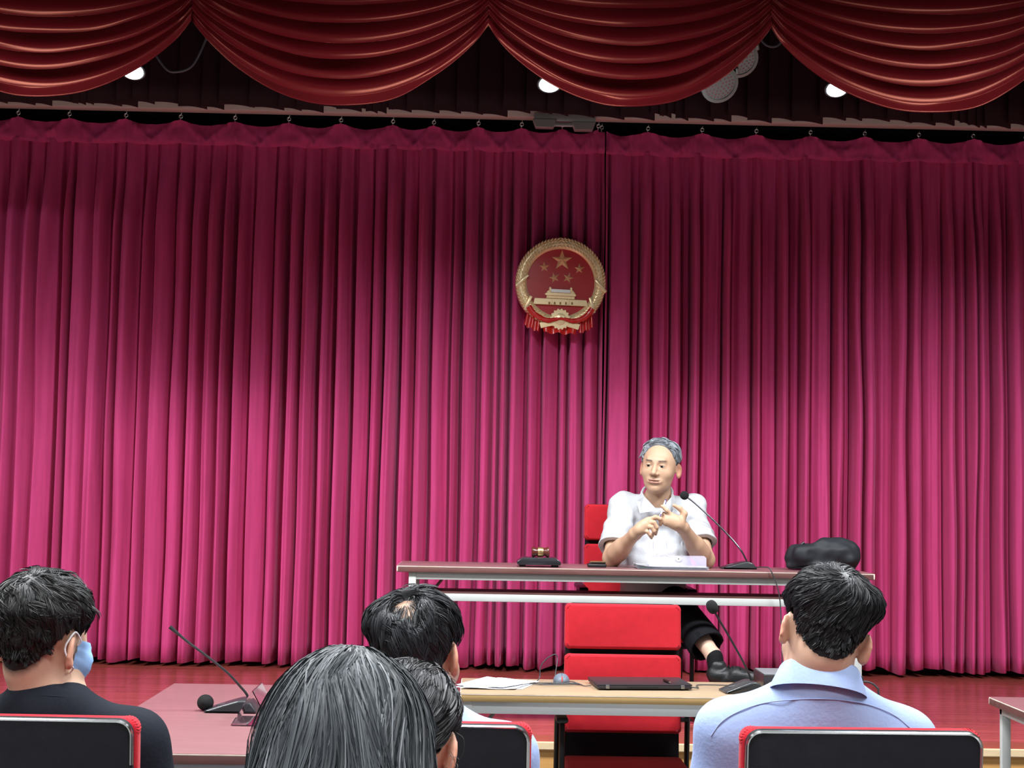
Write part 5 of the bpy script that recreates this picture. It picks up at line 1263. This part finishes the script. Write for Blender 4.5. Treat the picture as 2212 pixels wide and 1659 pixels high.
# viewer-right hand (his left): back of the hand towards us, index out, thumb up, others curled
Yh = 7.125
w0 = wr_; v.cap(w0, hz(1190, 690, Yh), 0.027, 0.026, 0.02); v.cap(hz(1250, 720, Yh), hz(1110, 560, Yh), 0.026, 0.018, 0.02); v.cap(hz(1230, 720, Yh), hz(1000, 690, Yh), 0.025, 0.017, 0.02); v.cap(hz(1180, 640, Yh), hz(1010, 620, Yh), 0.022, 0.017, 0.018)
v.path([hz(1110, 530, Yh - .005), hz(1010, 430, Yh - .012), hz(905, 337, Yh - .010)], [0.0115, 0.0095, 0.0078], 0.006)
v.path([hz(1330, 640, Yh + .004), hz(1390, 500, Yh + .004), hz(1290, 385, Yh), hz(1165, 318, Yh - .004)], [0.019, 0.0145, 0.0108, 0.0082], 0.008)
v.path([hz(1030, 590, Yh - .002), hz(935, 500, Yh + .006), hz(955, 545, Yh + .045)], [0.0110, 0.0095, 0.0085], 0.005)
v.path([hz(985, 650, Yh), hz(905, 585, Yh + .010), hz(945, 610, Yh + .046)], [0.0108, 0.0092, 0.0082], 0.005)
v.path([hz(985, 720, Yh + .004), hz(915, 675, Yh + .016), hz(955, 690, Yh + .045)], [0.0100, 0.0084, 0.0075], 0.005)
# viewer-left hand (his right): fingers curled down, index and thumb holding a pen
w0 = wl; v.cap(w0, hz(520, 760, Yh), 0.026, 0.025, 0.02); v.cap(hz(430, 830, Yh), hz(600, 650, Yh - .004), 0.024, 0.017, 0.018); v.cap(hz(410, 860, Yh), hz(490, 860, Yh - .004), 0.023, 0.016, 0.018); v.cap(hz(470, 800, Yh), hz(545, 760, Yh - .006), 0.022, 0.017, 0.015)
v.path([hz(625, 625, Yh - .004), hz(760, 575, Yh - .012), hz(868, 610, Yh - .012), hz(872, 735, Yh + .002)], [0.0115, 0.0102, 0.0092, 0.0080], 0.005)
v.path([hz(590, 690, Yh - .006), hz(735, 690, Yh - .022), hz(795, 795, Yh - .022), hz(768, 945, Yh - .004)], [0.0115, 0.0100, 0.0092, 0.0076], 0.0035)
v.path([hz(540, 775, Yh - .007), hz(675, 790, Yh - .027), hz(728, 880, Yh - .026), hz(695, 985, Yh - .008)], [0.0110, 0.0098, 0.0088, 0.0074], 0.0035)
v.path([hz(480, 860, Yh - .005), hz(590, 890, Yh - .024), hz(640, 960, Yh - .022), hz(676, 1028, Yh - .010)], [0.0102, 0.0088, 0.0080, 0.0068], 0.0035)
v.path([hz(430, 790, Yh + .022), hz(590, 670, Yh + .026), hz(720, 600, Yh + .020), hz(835, 575, Yh + .010)], [0.016, 0.0125, 0.0105, 0.0085], 0.008)
LINE_SP = [(0, 52), (18, 50), (32, 44), (46, 32), (56, 18), (64, 4), (72, -10), (80, -12), (85, 2), (100, 4), (112, -14), (122, -32), (140, -46), (160, -52), (180, -54)]
V, Q = v.mesh(1); C = skin_colors(V, hmS, np.array((0.54, 0.34, 0.225)), LINE_SP, (0.22, 0.22, 0.23), True, 3)
# bare shin and ankle of the crossed leg
kn = at(1460, 1302, 7.45); an = at(1541, 1416, 7.16); toe = at(1632, 1466, 7.06); heel = at(1548, 1452, 7.13)
v2 = Vol(np.minimum(an, kn) - 0.08, np.maximum(an, kn) + 0.08, 0.005); v2.cap(kn + (an - kn) * 0.3, an, 0.052, 0.034, 0.01); v2.cap(an, heel, 0.034, 0.03, 0.02)
Va, Qa = v2.mesh(1)
mesh_obj('body', np.concatenate([V, Va]) - np.array(sp.location), np.concatenate([Q, Qa + len(V)]), M_SKIN, sp, angle=180, colors=np.concatenate([C, np.tile(np.array((0.60, 0.40, 0.30)), (len(Va), 1))]))
body_sp = [c for c in sp.children if c.name.startswith('body')][0]
for q in (-1, 1):
    # eyeball with dark iris, looking to his right
    b = bmesh.new(); bmesh.ops.create_uvsphere(b, u_segments=24, v_segments=16, radius=0.0138); vs = np.array([tuple(x.co) for x in b.verts]); fs = [[x.index for x in f.verts] for f in b.faces]; b.free()
    g = np.array((0.14, 0.98, -0.06)); g /= np.linalg.norm(g); ca = (vs / 0.0138) @ g
    col = np.where((ca > 0.86)[:, None], np.array((0.012, 0.008, 0.006)), np.array((0.38, 0.34, 0.31)))
    mesh_obj('eye', xf(hmS, vs + np.array((q * 0.033, 0.0785, 0.0045))) - np.array(sp.location), fs, mat('eye', (0.5, 0.5, 0.5), 0.15, attr='col'), body_sp, angle=180, colors=col)
# white shirt
M_WHITE = cloth('white_shirt', (0.52, 0.53, 0.56), rough=0.7, b=0.3)
c = Vol(np.array([HX - 0.40, 7.12, S + 0.44]), np.array([HX + 0.40, 7.90, 1.56]), 0.0042)
c.ell(chS, (0.172, 0.118, 0.16), None, 0.05); c.ell(at(1416, 1225, 7.62), (0.176, 0.130, 0.14), None, 0.06); c.ell((shl + shr) / 2 + np.array((0, 0.01, -0.03)), (0.165, 0.098, 0.085), None, 0.05)
c.cap(at(1414, 1225, 7.60), hipS + np.array((-0.02, -0.04, 0.02)), 0.150, 0.165, 0.05, plane=(at(1340, 1283, 7.5), np.array((0, 0, -1.0))))
c.cap(nbS + np.array((0, 0.01, -0.03)), shl, 0.066, 0.055, 0.05); c.cap(nbS + np.array((0, 0.01, -0.03)), shr, 0.066, 0.055, 0.05)
for a, b_, f in ((shl, ell_, 0.80), (shr, elr, 0.72)):
    e = a + (b_ - a) * f; d = (b_ - a) / np.linalg.norm(b_ - a)
    c.cap(a, a + (b_ - a) * (f + 0.2), 0.062, 0.074, 0.035, plane=(e, d))
c.wrinkle(0.0075, 0.036, 5, (1, 1, 0.55)); c.wrinkle(0.0030, 0.016, 6, (0.5, 0.5, 1.2))
# open neck and hollow sleeve ends
c.cap(nbS + np.array((0, -0.02, 0.02)), nbS + np.array((0.0, -0.08, 0.12)), 0.045, 0.075, 0.012, 'sub')
for a, b_, f in ((shl, ell_, 0.80), (shr, elr, 0.72)):
    c.cap(a + (b_ - a) * (f - 0.06), a + (b_ - a) * (f + 0.3), 0.050, 0.060, 0.004, 'sub')
shirt = vol_obj(c, 'shirt', M_WHITE, sp)
def leaf(pts, nm, th=0.003, m=M_WHITE):
    """flat cloth panel given by outline points, with thickness"""
    P = [np.asarray(p) - np.array(sp.location) for p in pts]; n = len(P); nn = np.cross(P[1] - P[0], P[2] - P[0]); nn /= np.linalg.norm(nn); nn = nn * (1 if nn[1] > 0 else -1) * th
    vs = P + [p + nn for p in P]; fs = [tuple(range(n)), tuple(range(2 * n - 1, n - 1, -1))] + [(i, (i + 1) % n, n + (i + 1) % n, n + i) for i in range(n)]
    return MB().raw(vs, fs).build(nm, m, shirt, smooth=False, recalc=True)
leaf([at(1386, 1061, 7.52), at(1392, 1072, 7.47), at(1420, 1102, 7.43), at(1383, 1108, 7.445), at(1376, 1082, 7.50)], 'collar_leaf')
leaf([at(1452, 1060, 7.52), at(1450, 1074, 7.47), at(1424, 1102, 7.43), at(1448, 1112, 7.445), at(1461, 1084, 7.50)], 'collar_leaf')
MB().tube(spline([at(1386, 1064, 7.53) - np.array(sp.location), at(1395, 1052, 7.60) - np.array(sp.location), at(1420, 1047, 7.66) - np.array(sp.location), at(1446, 1052, 7.60) - np.array(sp.location), at(1453, 1063, 7.53) - np.array(sp.location)], 6), 0.0065, 8, flat=1.0).build('collar_stand', M_WHITE, shirt)
# placket with buttons, breast pocket
pk = []
for yy in np.linspace(1108, 1212, 9):
    q = c.hit(1421 + (yy - 1108) * -0.03, yy, 7.2, 7.8)
    if q is not None: pk.append(q)
if len(pk) > 3:
    pk = spline(pk, 4); P = np.zeros((3, len(pk), 3))
    for i, o in enumerate((-0.015, 0.0, 0.015)): P[i] = pk + np.array((o, -0.002 - (0.001 if i == 1 else 0), 0)) - np.array(sp.location)
    MB().grid(P).build('placket', M_WHITE, shirt, angle=180)
    for j in range(3, len(pk), 8): MB().ell(pk[j] + np.array((0, -0.004, 0)) - np.array(sp.location), (0.005, 0.002, 0.005), None, 12, 8).build('shirt_button', mat('button_white', (0.75, 0.75, 0.74), 0.3), shirt)
pc = [c.hit(a, b_, 7.2, 7.8) for a, b_ in ((1440, 1168), (1474, 1168), (1474, 1200), (1457, 1206), (1440, 1200))]
if all(q is not None for q in pc): leaf([q + np.array((0, -0.003, 0)) for q in pc], 'breast_pocket', 0.002)
# hair
def thickS(az, el, G, line):
    ln = interp_az(line, az); m = smoothstep(-1, 10, el - ln)
    return (0.006 + 0.013 * smoothstep(5, 45, el)) * m - 0.006 * (1 - smoothstep(-5, 1, el - ln))
def flowS(p, n):
    top = smoothstep(0.06, 0.11, p[:, 2])[:, None]; part = np.where(p[:, 0:1] < -0.035, -1.0, 1.0)
    sweep = np.concatenate([part * 1.0, 0.25 * np.ones_like(part) - 0.6 * (p[:, 1:2] < -0.02), -0.1 * np.ones_like(part)], 1)
    return sweep * top + np.array((0, -0.25, -1.0)) * (1 - top)
hair(sp, hmS, dict(neckb=nbS, line=LINE_SP, thick=thickS, root=man_root(LINE_SP, 2), flow=flowS, s=1.09, n=9000, lift=0.0055, col=(0.25, 0.27, 0.30), seed=33, clumps=170, clump=0.7, jit=0.25, fine=0.10, capdark=0.45,
     length=lambda az, el, P: 0.018 + 0.035 * smoothstep(0, 40, el), seg=5, width=0.0010))
# trousers, sock, shoe
M_TROU = cloth('black_trousers', (0.009, 0.009, 0.011))
g = Vol(np.array([HX - 0.30, 6.98, S + 0.03]), np.array([HX + 0.42, 7.86, S + 0.74]), 0.006)
g.ell(hipS + np.array((0, 0, -0.01)), (0.172, 0.135, 0.082), None, 0.04)
kr = np.array([at(1425, 1330, 7.36)[0], 7.34, S + 0.485])
g.cap(hipS + np.array((-0.085, 0, 0)), kn, 0.086, 0.070, 0.04)
hem = an + (kn - an) * 0.16; dsh = (an - kn) / np.linalg.norm(an - kn)
g.cap(kn, an + dsh * 0.04, 0.074, 0.088, 0.03, plane=(hem, dsh))
g.cap(hipS + np.array((0.085, 0, -0.02)), kr, 0.084, 0.066, 0.03); g.cap(kr, np.array([kr[0], 7.40, S + 0.10]), 0.066, 0.06, 0.03)
g.wrinkle(0.003, 0.03, 9)
g.cap(an + (kn - an) * 0.22, an + dsh * 0.15, 0.072, 0.082, 0.004, 'sub')
vol_obj(g, 'trousers', M_TROU, sp)
sk = Vol(np.minimum(an, heel) - 0.07, np.maximum(an, heel) + 0.07, 0.004); sk.cap(an + dsh * 0.012, heel, 0.039, 0.038, 0.01); vol_obj(sk, 'sock', M_SOCK, sp)
fdir = (toe - heel) / np.linalg.norm(toe - heel)
s2 = Vol(np.minimum(heel, toe) - 0.09, np.maximum(heel, toe) + 0.09, 0.004)
s2.path([heel + np.array((0, 0.005, -0.02)), heel + fdir * 0.10 + np.array((0, 0, -0.008)), toe], [0.042, 0.044, 0.030], 0.02); s2.cap(heel + np.array((0, 0, 0.0)), heel + np.array((0.006, 0, 0.018)), 0.042, 0.040, 0.015)
s2.wrinkle(0.0025, 0.012, 3)
shoe = vol_obj(s2, 'shoe', M_SHOE, sp)
lc_ = MB(); up = np.cross(fdir, np.array((0.3, 0.9, 0.2))); up /= np.linalg.norm(up); up *= 1 if up[2] > 0 else -1
for q in range(4):
    p = heel + fdir * (0.055 + 0.017 * q) + up * 0.038
    p = p - np.array(sp.location)
    lc_.tube([p - np.array((0.0, 0.02, 0.0)) * 1.0 - up * 0.006, p - np.array((0, 0.006, 0)) + up * 0.003, p + np.array((0, 0.018, 0)) - up * 0.006], 0.0028, 5)
lc_.build('laces', M_SOCK, shoe)
s3 = Vol(np.array([kr[0] - 0.09, 7.16, S - 0.01]), np.array([kr[0] + 0.09, 7.52, S + 0.16]), 0.006)
s3.path([np.array([kr[0], 7.43, S + 0.048]), np.array([kr[0], 7.33, S + 0.044]), np.array([kr[0], 7.23, S + 0.034])], [0.044, 0.044, 0.034], 0.02); s3.cap((kr[0], 7.41, S + 0.06), (kr[0], 7.41, S + 0.10), 0.042, 0.036, 0.02)
vol_obj(s3, 'shoe', M_SHOE, sp)
# watch-free wrists; pen held upright between the hands
pn = thing('pen', 'white pen held upright in the speaker\'s fingers', 'pen', hz(865, 560, Yh - 0.012))
def PL(x, y, o): return hz(x, y, Yh + o) - np.array(pn.location)
MB().tube([PL(865, 560, -0.012), PL(980, 215, -0.006)], 0.0042, 10).build('barrel', mat('white_plastic', (0, 0, 0)), pn)
MB().tube([PL(980, 215, -0.006), PL(992, 190, -0.006)], 0.0036, 10).build('push_button', mat('violet_plastic', (0.10, 0.05, 0.28), 0.4), pn)
MB().tube([PL(866, 556, -0.0165), PL(885, 500, -0.0165)], 0.0024, 8).build('grip', mat('violet_plastic', (0, 0, 0)), pn)
MB().tube([PL(985, 290, -0.011), PL(1000, 225, -0.011)], 0.0015, 6).build('clip', mat('violet_plastic', (0, 0, 0)), pn)

# ------------------------------------------------------------------ soft black bag on the right end of the stage table
bc = at(1775, 1200, 7.36)
bg = thing('bag', 'crumpled soft black bag lying at the right end of the stage table', 'bag', (bc[0], 7.36, TZ))
bv = Vol(np.array([bc[0] - 0.24, 7.18, TZ - 0.004]), np.array([bc[0] + 0.24, 7.56, TZ + 0.22]), 0.0045)
bv.ell((bc[0] - 0.085, 7.36, TZ + 0.068), (0.085, 0.10, 0.058), None, 0.03); bv.ell((bc[0] + 0.05, 7.37, TZ + 0.085), (0.115, 0.11, 0.062), None, 0.04); bv.ell((bc[0] + 0.115, 7.36, TZ + 0.055), (0.060, 0.10, 0.055), None, 0.02)
bv.cap((bc[0] + 0.0, 7.33, TZ + 0.115), (bc[0] + 0.135, 7.32, TZ + 0.118), 0.028, 0.012, 0.03); bv.cap((bc[0] - 0.16, 7.33, TZ + 0.020), (bc[0] - 0.06, 7.30, TZ + 0.052), 0.010, 0.018, 0.012); bv.ell((bc[0] - 0.02, 7.37, TZ + 0.03), (0.14, 0.11, 0.034), None, 0.03)
bv.cap((bc[0] - 0.07, 7.25, TZ + 0.085), (bc[0] + 0.03, 7.235, TZ + 0.055), 0.016, 0.012, 0.02, 'sub'); bv.cap((bc[0] + 0.03, 7.235, TZ + 0.075), (bc[0] + 0.14, 7.24, TZ + 0.10), 0.014, 0.010, 0.02, 'sub')
bv.wrinkle(0.009, 0.034, 12); bv.wrinkle(0.0035, 0.014, 13)
bv.D[:, :, :2] = 0.03
vol_obj(bv, 'bag_body', mat('black_nylon', (0.014, 0.016, 0.020), 0.6, spec=0.35, noise=0.1), bg)
MB().tube([(-0.105, -0.02, 0.118), (-0.098, -0.022, 0.124), (-0.088, -0.022, 0.130)], 0.006, 8).build('zip_pull', mat('black_metal', (0, 0, 0)), bg)
MB().tube(spline([(-0.15, -0.05, 0.006), (-0.115, -0.075, 0.012), (-0.075, -0.09, 0.006)], 6), 0.006, 6, flat=0.4).build('strap', M_BLACKP, bg)
